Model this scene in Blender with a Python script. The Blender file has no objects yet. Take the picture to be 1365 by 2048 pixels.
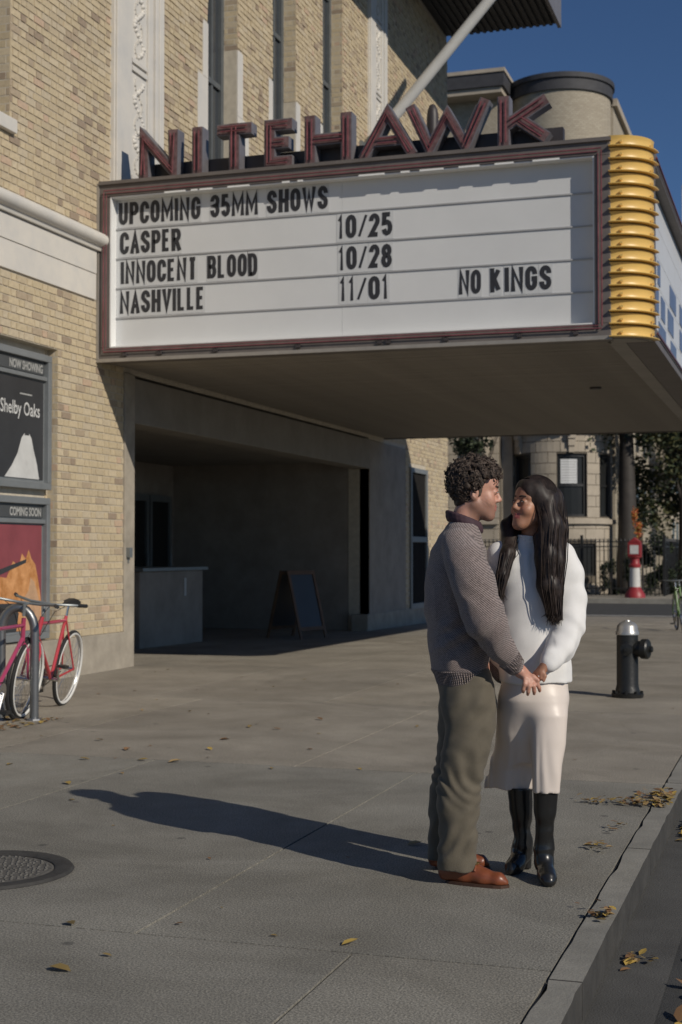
import bpy, bmesh, math, random
import numpy as np
from mathutils import Vector, Matrix
rnd = random.Random(11)
sc = bpy.context.scene
col = sc.collection
# ---------------------------------------------------------------- camera
CAM = np.array([7.88, 0.0, 1.4]); FPX = 2844.0; YAW = math.radians(18); PIT = math.atan(81/FPX)
cd = bpy.data.cameras.new('camera'); cam = bpy.data.objects.new('camera', cd); col.objects.link(cam)
cam.location = CAM; cam.rotation_euler = (math.pi/2+PIT, 0, YAW)
cd.sensor_fit = 'VERTICAL'; cd.sensor_height = 36.0; cd.lens = FPX/2048*36
cd.clip_start = 0.05; cd.clip_end = 2000
cd.dof.use_dof = True; cd.dof.focus_distance = 6.2; cd.dof.aperture_fstop = 5.0
sc.camera = cam
# ---------------------------------------------------------------- world, sun, exposure
SUN_EL = math.radians(30.5); SUN_AZ = math.radians(29)       # azimuth measured from +X towards -Y
sdir = Vector((math.cos(SUN_AZ)*math.cos(SUN_EL), -math.sin(SUN_AZ)*math.cos(SUN_EL), math.sin(SUN_EL)))
w = bpy.data.worlds.new('World'); sc.world = w; w.use_nodes = True
nt = w.node_tree
bg = nt.nodes['Background']; sky = nt.nodes.new('ShaderNodeTexSky'); sky.sky_type = 'NISHITA'
sky.sun_disc = False; sky.sun_elevation = SUN_EL; sky.sun_rotation = math.pi/2+SUN_AZ
sky.ozone_density = 7.0; sky.dust_density = 0.0; sky.air_density = 0.75
nt.links.new(sky.outputs[0], bg.inputs[0]); bg.inputs[1].default_value = 0.057
sd = bpy.data.lights.new('sun', 'SUN'); sun = bpy.data.objects.new('sun', sd); col.objects.link(sun)
sd.energy = 3.1; sd.angle = math.radians(0.5); sd.color = (1.0, 0.92, 0.80)
sun.location = (20, -10, 20); sun.rotation_euler = sdir.to_track_quat('Z', 'Y').to_euler()
sc.view_settings.view_transform = 'Standard'; sc.view_settings.look = 'None'
sc.view_settings.exposure = 0.0; sc.view_settings.gamma = 1.0
sc.render.resolution_x = 682; sc.render.resolution_y = 1024
# ---------------------------------------------------------------- pixel helpers (1365 x 2048 photograph)
_R = np.array([math.cos(YAW), math.sin(YAW), 0]); _H = np.array([-math.sin(YAW), math.cos(YAW), 0])
_F = _H*math.cos(PIT)+np.array([0, 0, math.sin(PIT)]); _U = -_H*math.sin(PIT)+np.array([0, 0, math.cos(PIT)])
def ray(x, y): return _F+(x-682.5)/FPX*_R-(y-1024)/FPX*_U
def on(x, y, ax, v):
    r = ray(x, y); return CAM+(v-CAM[ax])/r[ax]*r
def proj(p):
    q = np.asarray(p)-CAM; d = q@_F; return 682.5+FPX*(q@_R)/d, 1024-FPX*(q@_U)/d, d
# ---------------------------------------------------------------- materials
M = {}
def mat(name, c, rough=.75, var=.18, scale=6., bump=.0, bscale=60., metal=0., tint=None, spec=.5, coord='Object', det=6., coat=0., sheen=0.):
    m = bpy.data.materials.new(name); m.use_nodes = True; n = m.node_tree; N = n.nodes; L = n.links
    b = N['Principled BSDF']; b.inputs['Roughness'].default_value = rough; b.inputs['Metallic'].default_value = metal
    b.inputs['Specular IOR Level'].default_value = spec
    if coat: b.inputs['Coat Weight'].default_value = coat
    if sheen: b.inputs['Sheen Weight'].default_value = sheen
    tc = N.new('ShaderNodeTexCoord'); nz = N.new('ShaderNodeTexNoise'); nz.inputs['Scale'].default_value = scale; nz.inputs['Detail'].default_value = det
    nz.inputs['Roughness'].default_value = .65
    L.new(tc.outputs[coord], nz.inputs['Vector'])
    r = N.new('ShaderNodeValToRGB'); e = r.color_ramp.elements
    t = tint or c
    e[0].position = .3; e[1].position = .72
    e[0].color = tuple(max(0, x*(1-var)) for x in c)+(1,)
    e[1].color = tuple(min(1, x*(1+var)) for x in t)+(1,)
    L.new(nz.outputs['Fac'], r.inputs[0]); L.new(r.outputs[0], b.inputs['Base Color'])
    if bump:
        n2 = N.new('ShaderNodeTexNoise'); n2.inputs['Scale'].default_value = bscale; n2.inputs['Detail'].default_value = 4
        L.new(tc.outputs[coord], n2.inputs['Vector'])
        bp = N.new('ShaderNodeBump'); bp.inputs['Strength'].default_value = bump; bp.inputs['Distance'].default_value = .01
        L.new(n2.outputs['Fac'], bp.inputs['Height']); L.new(bp.outputs[0], b.inputs['Normal'])
    M[name] = m; return m
def tree(m): return m.node_tree.nodes, m.node_tree.links
# ---------------------------------------------------------------- mesh helpers
class MB:
    """collects shapes; build() links them as one mesh object"""
    def __init__(s): s.v = []; s.f = []; s.mi = []
    def add(s, v, f, mi=0):
        o = len(s.v); s.v += [tuple(map(float, p)) for p in v]; s.f += [tuple(i+o for i in q) for q in f]; s.mi += [mi]*len(f); return s
    def box(s, a, b, mi=0):
        x0, y0, z0 = a; x1, y1, z1 = b
        return s.add([(x0,y0,z0),(x1,y0,z0),(x1,y1,z0),(x0,y1,z0),(x0,y0,z1),(x1,y0,z1),(x1,y1,z1),(x0,y1,z1)],
              [(0,3,2,1),(4,5,6,7),(0,1,5,4),(1,2,6,5),(2,3,7,6),(3,0,4,7)], mi)
    def tube(s, pts, r, n=10, mi=0, caps=True, closed=False):
        P = [Vector(p) for p in pts]; k = len(P); rs = r if isinstance(r, (list, tuple)) else [r]*k
        vs = []; up = None
        for i, p in enumerate(P):
            if closed: t = (P[(i+1) % k]-P[i-1])
            else: t = (P[min(i+1, k-1)]-P[max(i-1, 0)])
            if t.length < 1e-9: t = Vector((0, 0, 1))
            t.normalize()
            if up is None:
                up = Vector((0, 0, 1)) if abs(t.z) < .9 else Vector((1, 0, 0))
            a = up-t*up.dot(t)
            if a.length < 1e-6: a = t.orthogonal()
            a.normalize(); up = a; b = t.cross(a)
            for j in range(n):
                q = 2*math.pi*j/n; vs.append(p+(a*math.cos(q)+b*math.sin(q))*rs[i])
        fs = []
        for i in range(k if closed else k-1):
            i2 = (i+1) % k
            for j in range(n):
                fs.append((i*n+j, i*n+(j+1) % n, i2*n+(j+1) % n, i2*n+j))
        if caps and not closed:
            fs.append(tuple(range(n))[::-1]); fs.append(tuple((k-1)*n+j for j in range(n)))
        return s.add(vs, fs, mi)
    def lathe(s, prof, c=(0, 0, 0), n=20, mi=0, a0=0, a1=2*math.pi, M4=None):
        full = abs(a1-a0-2*math.pi) < 1e-6; k = n if full else n+1; vs = []
        for (r, z) in prof:
            for j in range(k):
                a = a0+(a1-a0)*j/n; p = Vector((r*math.cos(a), r*math.sin(a), z))
                if M4 is not None: p = M4 @ p
                vs.append((p.x+c[0], p.y+c[1], p.z+c[2]))
        fs = []
        for i in range(len(prof)-1):
            for j in range(n):
                j2 = (j+1) % k; fs.append((i*k+j, i*k+j2, (i+1)*k+j2, (i+1)*k+j))
        return s.add(vs, fs, mi)
    def prism(s, poly, mp, h, mi=0):
        """poly in 2D, mp(a,b,n)->3D; n from 0 to h"""
        n = len(poly); vs = [mp(a, b, 0) for a, b in poly]+[mp(a, b, h) for a, b in poly]
        fs = [tuple(range(n))[::-1], tuple(range(n, 2*n))]+[(i, (i+1) % n, n+(i+1) % n, n+i) for i in range(n)]
        return s.add(vs, fs, mi)
    def mesh(s, name, mats, smooth=False):
        me = bpy.data.meshes.new(name); me.from_pydata(s.v, [], s.f)
        ms = mats if isinstance(mats, (list, tuple)) else [mats]
        for m in ms: me.materials.append(M[m] if isinstance(m, str) else m)
        if len(ms) > 1: me.polygons.foreach_set('material_index', s.mi)
        bm = bmesh.new(); bm.from_mesh(me); bmesh.ops.recalc_face_normals(bm, faces=bm.faces); bm.to_mesh(me); bm.free()
        if smooth: smooth_mesh(me)
        me.update(); return me
    def build(s, name, mats, parent=None, smooth=False, bevel=0):
        return link(name, s.mesh(name, mats, smooth), parent, bevel)
def smooth_mesh(me, ang=40):
    me.polygons.foreach_set('use_smooth', [True]*len(me.polygons))
    try: me.set_sharp_from_angle(angle=math.radians(ang))
    except Exception: pass
def link(name, me, parent=None, bevel=0):
    o = bpy.data.objects.new(name, me); col.objects.link(o)
    if parent is not None: o.parent = parent
    if bevel:
        b = o.modifiers.new('bevel', 'BEVEL'); b.width = bevel; b.segments = 2; b.limit_method = 'ANGLE'
    return o
def tag(o, label, cat, group=None, kind=None):
    o['label'] = label
    if cat: o['category'] = cat
    if group: o['group'] = group
    if kind: o['kind'] = kind
    return o
def thing(name, label, cat, loc=(0, 0, 0), rz=0, group=None):
    o = bpy.data.objects.new(name, None); col.objects.link(o); o.location = loc; o.rotation_euler = (0, 0, rz)
    o.empty_display_size = .2
    return tag(o, label, cat, group)
def box(name, a, b, m, parent=None, bevel=0): return MB().box(a, b).build(name, m, parent, bevel=bevel)
def text_mesh(txt, size, m, mp, th=.003, sx=1., bold=0., align='LEFT', name='lettering', parent=None):
    cu = bpy.data.curves.new('t', 'FONT'); cu.body = txt; cu.size = size; cu.align_x = align; cu.offset = bold; cu.resolution_u = 3
    o = bpy.data.objects.new('t', cu); col.objects.link(o)
    bpy.context.view_layer.update()
    me = bpy.data.meshes.new_from_object(o.evaluated_get(bpy.context.evaluated_depsgraph_get()))
    bpy.data.objects.remove(o); bpy.data.curves.remove(cu)
    for v in me.vertices:
        v.co = mp(v.co.x*sx, v.co.y, th)
    me.materials.clear(); me.materials.append(M[m])
    return link(name, me, parent)
# stroke lettering: centre lines in a unit box
def arc(cx, cy, rx, ry, a0, a1, n=8):
    return [(cx+rx*math.cos(math.radians(a0+(a1-a0)*i/n)), cy+ry*math.sin(math.radians(a0+(a1-a0)*i/n))) for i in range(n+1)]
def _O(): return arc(.5,.72,.5,.28,0,180)+arc(.5,.28,.5,.28,180,360)+[(1,.72)]
GL = {
 'U': [[(0,1)]+arc(.5,.26,.5,.26,180,360)+[(1,1)]],
 'P': [[(0,0),(0,1),(.55,1)]+arc(.6,.74,.4,.26,80,-80)+[(.55,.48),(0,.48)]],
 'R': [[(0,0),(0,1),(.55,1)]+arc(.6,.75,.4,.25,80,-80)+[(.55,.5),(0,.5)],[(.5,.5),(1,0)]],
 'C': [[(1,.68)]+arc(.5,.74,.5,.26,5,180)+arc(.5,.26,.5,.26,180,355)+[(1,.32)]],
 'G': [[(1,.7)]+arc(.5,.74,.5,.26,5,180)+arc(.5,.26,.5,.26,180,350)+[(1,.48),(.55,.48)]],
 'O': [_O()], '0': [_O()],
 'M': [[(0,0),(0,1),(.5,.25),(1,1),(1,0)]],
 'N': [[(0,0),(0,1),(1,0),(1,1)]],
 'I': [[(.5,0),(.5,1)]],
 '1': [[(.1,.8),(.55,1),(.55,0)]],
 '3': [[(0,.75)]+arc(.5,.76,.5,.24,170,-60)+[(.45,.52)]+arc(.5,.26,.5,.26,60,-170)+[(0,.28)]],
 '5': [[(.95,1),(.1,1),(.05,.55)]+arc(.5,.3,.5,.3,120,-165)],
 '2': [[(0,.72)]+arc(.5,.73,.5,.27,170,-20)+[(0,0),(1,0)]],
 '8': [arc(.5,.76,.45,.24,-90,270,12),arc(.5,.26,.5,.26,90,450,12)],
 'S': [[(.98,.72)]+arc(.5,.76,.48,.24,10,200)+[(.5,.5)]+arc(.5,.25,.5,.25,40,-170)+[(0,.3)]],
 'H': [[(0,0),(0,1)],[(1,0),(1,1)],[(0,.5),(1,.5)]],
 'W': [[(0,1),(.25,0),(.5,.8),(.75,0),(1,1)]],
 'A': [[(0,0),(.5,1),(1,0)],[(.2,.3),(.8,.3)]],
 'E': [[(1,1),(0,1),(0,0),(1,0)],[(0,.52),(.85,.52)]],
 'L': [[(0,1),(0,0),(1,0)]],
 'B': [[(0,0),(0,1),(.55,1)]+arc(.6,.76,.36,.24,80,-80)+[(.55,.52),(0,.52)],[(.55,.52)]+arc(.6,.26,.4,.26,80,-80)+[(.55,0),(0,0)]],
 'D': [[(0,0),(0,1),(.45,1)]+arc(.45,.7,.55,.3,80,0)+arc(.45,.3,.55,.3,0,-80)+[(.45,0),(0,0)]],
 'V': [[(0,1),(.5,0),(1,1)]],
 'K': [[(0,0),(0,1)],[(1,1),(.08,.42)],[(.3,.58),(1,0)]],
 'T': [[(0,1),(1,1)],[(.5,1),(.5,0)]],
 '/': [[(0,0),(1,1)]],
}
def stroke(mb, pts, t, mp, n0, n1, mi=0):
    """a mitred ribbon of width t along pts, extruded from n0 to n1"""
    k = len(pts); L = []; Rr = []
    P = [Vector((p[0], p[1])) for p in pts]
    P = [p for i, p in enumerate(P) if i == 0 or (p-P[i-1]).length > 1e-5]; k = len(P)
    for i in range(k):
        a = (P[i]-P[i-1]).normalized() if i > 0 else None
        b = (P[i+1]-P[i]).normalized() if i < k-1 else None
        if a is None: a = b
        if b is None: b = a
        na = Vector((-a.y, a.x)); nb = Vector((-b.y, b.x)); m = na+nb
        if m.length < 1e-4: m = na
        m.normalize(); c = max(.42, m.dot(na)); off = m*(t/2/c)
        ext = Vector((0, 0))
        L.append(P[i]+off+ext); Rr.append(P[i]-off+ext)
    vs = []
    for n in (n0, n1):
        vs += [mp(p.x, p.y, n) for p in L]+[mp(p.x, p.y, n) for p in Rr]
    fs = []
    for i in range(k-1):
        a, b, c, d = i, i+1, k+i+1, k+i
        fs += [(a, b, c, d), (2*k+a, 2*k+d, 2*k+c, 2*k+b), (a, 2*k+a, 2*k+b, b), (d, c, 2*k+c, 2*k+d)]
    for i in (0, k-1):
        fs.append((i, k+i, 3*k+i, 2*k+i))
    mb.add(vs, fs, mi)
def glyph(ch, W, Hh, t):
    """centre lines scaled so the outer edge fills W x Hh"""
    out = []
    for ln in GL[ch]:
        q = []
        for (a, b) in ln: q.append((t/2+a*(W-t), t/2+b*(Hh-t)))
        out.append(q)
    # straight ends reach the box edge
    for ln, src in zip(out, GL[ch]):
        for i, j in ((0, 1), (-1, -2)):
            if src[i][1] in (0, 1) and abs(src[i][0]-src[j][0]) < .6 and abs(src[i][1]-src[j][1]) > .3:
                dx = ln[i][0]-ln[j][0]; dy = ln[i][1]-ln[j][1]; l = math.hypot(dx, dy)
                ln[i] = (ln[i][0]+dx/l*t/2, ln[i][1]+dy/l*t/2)
    return out
# ================================================================ materials
for i, c in enumerate([(.53,.435,.285),(.56,.46,.305),(.50,.41,.275),(.53,.445,.315),(.42,.335,.235),(.33,.255,.185),(.53,.39,.275),(.58,.485,.335)]):
    mat('brick%d' % i, c, .85, .12, 25, .25, 90)
BR = ['brick%d' % i for i in range(8)]; BRW = [24, 20, 18, 16, 9, 3, 4, 6]
mat('mortar', (.55,.49,.39), .95, .15, 9, .3, 80)
mat('terracotta', (.64,.62,.58), .6, .08, 3, .12, 40, tint=(.66,.62,.55))
mat('limestone', (.42,.365,.29), .85, .14, 2.2, .2, 50)
mat('limestone_dark', (.33,.28,.21), .85, .14, 2.2, .2, 50)
mat('plinth_stone', (.36,.32,.26), .9, .22, 3, .2, 60)
for i, c in enumerate([(.275,.263,.230),(.308,.282,.240),(.335,.305,.256),(.252,.243,.215)]):
    m = mat('concrete%d' % i, c, .9, .17, 1.3, .35, 140, coord='Generated' if 0 else 'Object')
    N, L = tree(m); b = N['Principled BSDF']
    # fine aggregate and dark gum spots with a shape of their own
    tc = [n for n in N if n.type == 'TEX_COORD'][0]; rp = [n for n in N if n.type == 'VALTORGB'][0]
    sp = N.new('ShaderNodeTexNoise'); sp.inputs['Scale'].default_value = 130; sp.inputs['Detail'].default_value = 3; L.new(tc.outputs['Object'], sp.inputs['Vector'])
    r2 = N.new('ShaderNodeValToRGB'); r2.color_ramp.elements[0].position = .35; r2.color_ramp.elements[1].position = .68
    r2.color_ramp.elements[0].color = (.50,.50,.50,1); r2.color_ramp.elements[1].color = (1.5,1.48,1.42,1)
    L.new(sp.outputs['Fac'], r2.inputs[0])
    mx = N.new('ShaderNodeMix'); mx.data_type = 'RGBA'; mx.blend_type = 'MULTIPLY'; mx.inputs['Factor'].default_value = 1
    L.new(rp.outputs[0], mx.inputs[6]); L.new(r2.outputs[0], mx.inputs[7])
    vo = N.new('ShaderNodeTexVoronoi'); vo.inputs['Scale'].default_value = 2.6; L.new(tc.outputs['Object'], vo.inputs['Vector'])
    r3 = N.new('ShaderNodeValToRGB'); r3.color_ramp.elements[0].position = .045; r3.color_ramp.elements[1].position = .075
    r3.color_ramp.elements[0].color = (.42,.42,.44,1); r3.color_ramp.elements[1].color = (1,1,1,1); L.new(vo.outputs['Distance'], r3.inputs[0])
    m2 = N.new('ShaderNodeMix'); m2.data_type = 'RGBA'; m2.blend_type = 'MULTIPLY'; m2.inputs['Factor'].default_value = .8
    L.new(mx.outputs[2], m2.inputs[6]); L.new(r3.outputs[0], m2.inputs[7])
    st = N.new('ShaderNodeTexNoise'); st.inputs['Scale'].default_value = .55; st.inputs['Detail'].default_value = 8; st.inputs['Roughness'].default_value = .7
    st.inputs['Distortion'].default_value = 1.5; L.new(tc.outputs['Object'], st.inputs['Vector'])
    r4 = N.new('ShaderNodeValToRGB'); r4.color_ramp.elements[0].position = .34; r4.color_ramp.elements[1].position = .58
    r4.color_ramp.elements[0].color = (.72,.71,.69,1); r4.color_ramp.elements[1].color = (1,1,1,1); L.new(st.outputs['Fac'], r4.inputs[0])
    m3 = N.new('ShaderNodeMix'); m3.data_type = 'RGBA'; m3.blend_type = 'MULTIPLY'; m3.inputs['Factor'].default_value = 1
    L.new(m2.outputs[2], m3.inputs[6]); L.new(r4.outputs[0], m3.inputs[7]); L.new(m3.outputs[2], b.inputs['Base Color'])
mat('asphalt', (.052,.052,.050), .9, .3, 3, .5, 160)
mat('gutter', (.085,.083,.077), .9, .2, 3, .4, 120)
mat('joint', (.16,.15,.13), .95, .3, 10)
mat('kerb_top', (.25,.24,.21), .85, .2, 4, .3, 90)
mat('kerb_steel', (.055,.052,.047), .75, .3, 8, .3, 40)
mat('road_paint', (.55,.54,.50), .8, .25, 20)
mat('dirt', (.07,.055,.04), .95, .3, 8, .5, 60)
mat('dark_glass', (.020,.021,.021), .28, .1, 3, spec=.3)
mat('win_frame', (.10,.11,.115), .55, .15, 5)
mat('win_pane', (.045,.052,.060), .15, .2, 1.5)
mat('black_paint', (.018,.018,.018), .45, .25, 8)
mat('grey_metal', (.25,.27,.275), .45, .12, 5, metal=.5)
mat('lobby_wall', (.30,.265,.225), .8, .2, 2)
mat('lobby_dark', (.09,.085,.08), .7, .2, 2)
mat('lobby_red', (.10,.035,.022), .7, .2, 2)
mat('lobby_ceiling', (.26,.235,.20), .8, .15, 2)
mat('paper', (.55,.55,.53), .8, .06, 4)
mat('wood', (.13,.07,.035), .6, .25, 6)
mat('eave_tile', (.045,.048,.055), .7, .3, 6, .2, 30)
mat('eave_metal', (.17,.17,.19), .55, .15, 4)
mat('white_paint', (.62,.62,.60), .45, .06, 4)
# ================================================================ ground
def gz(y): return 0.0 if y < 18 else (-.2*(y-18)/18 if y < 36 else -.2)
XK = 7.07                    # inner line of the kerb
def sheet(name, quad, m, parent=None): return MB().add(quad, [(0, 1, 2, 3)]).build(name, m, parent)
o = sheet('ground', [(-600,-300,-.45),(600,-300,-.45),(600,900,-.45),(-600,900,-.45)], 'asphalt'); tag(o, 'dark open ground reaching to the horizon', None, kind='structure')
av = MB()
for a_, b_ in ((-20, 18), (18, 36), (36, 300)): av.add([(7.2,a_,gz(a_)-.155),(24,a_,gz(a_)-.155),(24,b_,gz(b_)-.155),(7.2,b_,gz(b_)-.155)], [(0,1,2,3)])
o = av.build('avenue', 'asphalt'); tag(o, 'dark asphalt avenue beside the kerb', None, kind='structure')
rd = MB(); rd.add([(-60,36.02,-.357),(7.198,36.02,-.357),(7.198,49.75,-.357),(-60,49.75,-.357)], [(0,1,2,3)])
o = rd.build('side_street', 'asphalt'); tag(o, 'asphalt side street crossing behind the couple', None, kind='structure')
mp_ = o
for y0 in (38.6, 39.9):
    pm = sheet('crosswalk_line', [(-6,y0,-.353),(7.1,y0,-.353),(7.1,y0+.3,-.353),(-6,y0+.3,-.353)], 'road_paint', mp_)
gm = MB()
for a_, b_ in ((-20, 18), (18, 36)): gm.add([(7.16,a_,gz(a_)-.15),(7.40,a_,gz(a_)-.15),(7.40,b_,gz(b_)-.15),(7.16,b_,gz(b_)-.15)], [(0,1,2,3)])
gut = gm.build('gutter', 'gutter'); tag(gut, 'pale gutter strip along the kerb', None, kind='structure')
# sidewalk: joint bed and separate concrete slabs
sw = MB()
ys = [-6, 4.78, 8.8, 12.6, 16.4, 18.001, 20.5, 24.3, 28.1, 32, 36]
for a, b in zip(ys[:-1], ys[1:]):
    sw.add([(-4.2,a,gz(a)-.012),(XK,a,gz(a)-.012),(XK,b,gz(b)-.012),(-4.2,b,gz(b)-.012)], [(0,1,2,3)])
sw.add([(-4.2,36,-.22),(XK,36,-.22),(XK,36.01,-.5),(-4.2,36.01,-.5)], [(0,1,2,3)])
sidewalk = sw.build('sidewalk', 'joint'); tag(sidewalk, 'wide concrete sidewalk in front of the theatre', None, kind='structure')
rows = [(-6,-2.5,[0.0,3.2,6.37,XK]),(-2.5,1.0,[0,2.2,4.4,6.37,XK]),(1.0,4.78,[0,2.1,4.25,6.37,XK]),(4.78,8.8,[0,1.9,3.7,5.53,XK]),(8.8,12.6,[0,2.4,4.7,XK]),(12.6,16.4,[0,1.8,3.6,5.4,XK]),
        (16.4,20.5,[0,2.3,4.7,XK]),(20.5,24.3,[0,1.8,3.6,5.3,XK]),(24.3,28.1,[0,2.3,4.7,XK]),(28.1,32,[0,1.8,3.6,5.3,XK]),(32,36,[-4.2,-2,0,2.3,4.7,XK])]
g = .006
for (a, b, xs) in rows:
    for x0, x1 in zip(xs[:-1], xs[1:]):
        mb = MB(); cuts = [a+g]+([18] if a < 18 < b else [])+[b-g]
        nx = 6
        for c0, c1 in zip(cuts[:-1], cuts[1:]):
            q = lambda x, y, dz=0: (x, y, gz(y)+dz)
            X0, X1 = x0+g, x1-g
            mb.add([q(X0,c0),q(X1,c0),q(X1,c1),q(X0,c1)], [(0,1,2,3)])
            mb.add([q(X0,c0),q(X1,c0),q(X1,c1),q(X0,c1),q(X0,c0,-.05),q(X1,c0,-.05),q(X1,c1,-.05),q(X0,c1,-.05)], [(0,1,5,4),(1,2,6,5),(2,3,7,6),(3,0,4,7)])
        k = (0 if rnd.random() < .5 else 3) if b < 9 else (2 if rnd.random() < .6 else 1)
        mb.build('slab', 'concrete%d' % k, sidewalk)
# lobby floor
lobby_floor = MB()
for a_, b_ in ((15.9, 18), (18, 27.2)): lobby_floor.add([(-4.2,a_,gz(a_)-.004),(.005,a_,gz(a_)-.004),(.005,b_,gz(b_)-.004),(-4.2,b_,gz(b_)-.004)], [(0,1,2,3)])
lobby_floor = lobby_floor.build('lobby_floor', 'concrete2')
# kerb stones: worn concrete top with a steel face
kerb = MB().box((XK+.005,-20,-.5), (7.17,36,-.03)).build('kerb', 'kerb_steel'); tag(kerb, 'steel faced concrete kerb with worn pale top', None, kind='structure')
y = -6.0
while y < 36:
    ln = min(rnd.uniform(1.5, 2.3), 36-y); mb = MB(); n = 14
    e1 = [(XK+.006+max(0, rnd.gauss(0, .007)), y+.006+(ln-.012)*i/n) for i in range(n+1)]
    e2 = [(7.185+min(0, rnd.gauss(0, .003)), y+.006+(ln-.012)*i/n) for i in range(n+1)]
    for i in range(n):
        a, b, c, d = e1[i], e2[i], e2[i+1], e1[i+1]
        for p in ((a, b, c, d),):
            t = [(q[0], q[1], gz(q[1])+.004) for q in p]; u = [(q[0], q[1], gz(q[1])-.12) for q in p]
            mb.add(t, [(0,1,2,3)]); mb.add(t+u, [(0,4,5,1),(1,5,6,2),(2,6,7,3),(3,7,4,0)], 1)
    mb.build('kerb_stone', ['kerb_top', 'kerb_steel'], kerb); y += ln
# far sidewalk of the side street
fs = MB().box((-60,49.8,-.6), (7.1,55.9,-.2)).build('far_sidewalk', 'concrete2'); tag(fs, 'pale sidewalk across the side street', None, kind='structure')
fs2 = MB().box((1.35,55.905,-.6), (7.1,200,-.2)).build('far_sidewalk', 'concrete2'); tag(fs2, 'sidewalk running on along the row houses', None, kind='structure')
box('kerb_edge', (-60,49.62,-.6), (7.25,49.795,-.19), 'kerb_top', fs)
# ================================================================ theatre
theatre = thing('theatre_building', 'buff brick movie theatre with white terracotta pilasters and tall narrow windows', 'theatre')
def facemap(x0):                      # a = Y, b = Z, n = out of the wall (+X)
    return lambda a, b, n: (x0+n, a, b)
def jambmap(y0, x0):                  # a = distance inwards (-X), b = Z, n towards -Y
    return lambda a, b, n: (x0-a, y0-n, b)
CH = .085; ST = .205; HD = .098; JT = .011
def brick_rects(a0, a1, z0, z1, holes, a_shift=0.):
    out = []; nrow = int(round((z1-z0)/CH))
    for r in range(nrow):
        zb = z0+r*CH; zt = min(zb+CH-JT, z1)
        blocked = sorted([(h[0], h[1]) for h in holes if h[2] < zt-.01 and h[3] > zb+.01])
        per = ST+HD+2*JT; st = math.floor(a0/per)*per-(per/2 if r % 2 else 0)+a_shift
        x = st; k = 0
        while x < a1:
            wd = ST if k % 2 == 0 else HD
            segs = [(x, x+wd)]
            segs = [(max(s, a0), min(e, a1)) for s, e in segs]
            for (h0, h1) in blocked:
                ns = []
                for s, e in segs:
                    if e <= h0 or s >= h1: ns.append((s, e))
                    else:
                        if s < h0: ns.append((s, h0))
                        if e > h1: ns.append((h1, e))
                segs = ns
            for s, e in segs:
                if e-s > .025: out.append((s, e, zb, zt, abs(e-s-wd) < 1e-6 and zt-zb > CH-JT-1e-6))
            x += wd+JT; k += 1
    return out
bstuff = MB(); cand = []
def pick(): return rnd.choices(range(8), BRW)[0]
def brick_box(mb, s, e, zb, zt, mp, pr, mi, dp=.03):
    c = [(s,zb),(e,zb),(e,zt),(s,zt)]
    i = .002
    f = [(s+i,zb+i),(e-i,zb+i),(e-i,zt-i),(s+i,zt-i)]
    mb.add([mp(a, b, -dp) for a, b in c]+[mp(a, b, pr) for a, b in f], [(4,5,6,7),(0,1,5,4),(1,2,6,5),(2,3,7,6),(3,0,4,7)], mi)
def lay(a0, a1, z0, z1, holes, mp, single=False, rough=.004, plane=0):
    for (s, e, zb, zt, whole) in brick_rects(a0, a1, z0, z1, holes):
        mi = pick(); pr = rnd.random()*rough
        if single and whole:
            x, y, d = proj(mp((s+e)/2, (zb+zt)/2, 0))
            if x > 2 and d < 17 and not (x < 165 and y > 1180): cand.append((d, s, e, zb, zt, mi, pr, plane)); continue
        brick_box(bstuff, s, e, zb, zt, mp, pr, mi)
ZB = .44
WIN = [(18.2, 19.3), (20.76, 21.84), (23.2, 24.33)]
YE = 32.34
POST = (9.0, 14.05, ZB-.01, 3.66)          # recess that holds the poster cases
LW = (11.6, 13.0, 5.95, 8.9)               # window at the left edge
# below the marquee
holesA = [POST, LW, (8, 14.95, 4.36, 5.14)]
lay(10.2, 15.66, ZB, ZB+CH*151, holesA+[(15.29, 16.66, 5.6, 14)], facemap(0), single=True)
holesB = [(15.29,16.66,5.6,14),(25.88,27.08,5.6,14)]+[(a,b,5.5,13.2) for a, b in WIN]
for (a, b) in WIN: holesB += [(a-.35,a,5.5,8.03),(a-.42,a-.33,5.5,7.25) if 0 else (a-.18,a,8.0,8.81),(b,b+.44,5.5,7.83),(b,b+.2,7.8,8.81)]
lay(15.66, YE, 5.62, 5.62+CH*92, holesB, facemap(0), rough=.012)
lay(27.05, YE, ZB-.2, 5.62, [(28.9,30.3,.2,3.3),(26,28.62,-.3,3.58)], facemap(0))
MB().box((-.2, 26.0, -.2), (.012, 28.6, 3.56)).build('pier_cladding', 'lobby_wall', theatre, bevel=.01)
# recess of the poster cases: back and jamb
lay(9.2, 14.05, ZB, 3.66, [(8,13.99,.5,3.6)], facemap(-.125), single=True, plane=1)
lay(0, .12, ZB, 3.66, [], jambmap(14.05, 0))
for (a, b) in WIN: lay(0, .21, 8.82, 13.2, [], jambmap(b, 0))
lay(0, .35, 5.95, 8.9, [], jambmap(13.0, 0))
cand.sort(key=lambda c: c[0])
bmeshes = {}
for i, (d, s, e, zb, zt, mi, pr, pl) in enumerate(cand):
    x0 = -.125 if pl else 0
    if i < 300:
        wd = round(e-s, 3); key = (wd, mi)
        if key not in bmeshes:
            t = MB(); brick_box(t, 0, wd, 0, CH-JT, facemap(0), 0, 0); bmeshes[key] = t.mesh('brick', BR[mi])
        o = link('brick', bmeshes[key], theatre); o.location = (x0+pr, s, zb)
    else: brick_box(bstuff, s, e, zb, zt, facemap(x0), pr, mi)
o = bstuff.build('brickwork', BR, theatre); o['kind'] = 'stuff'
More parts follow.
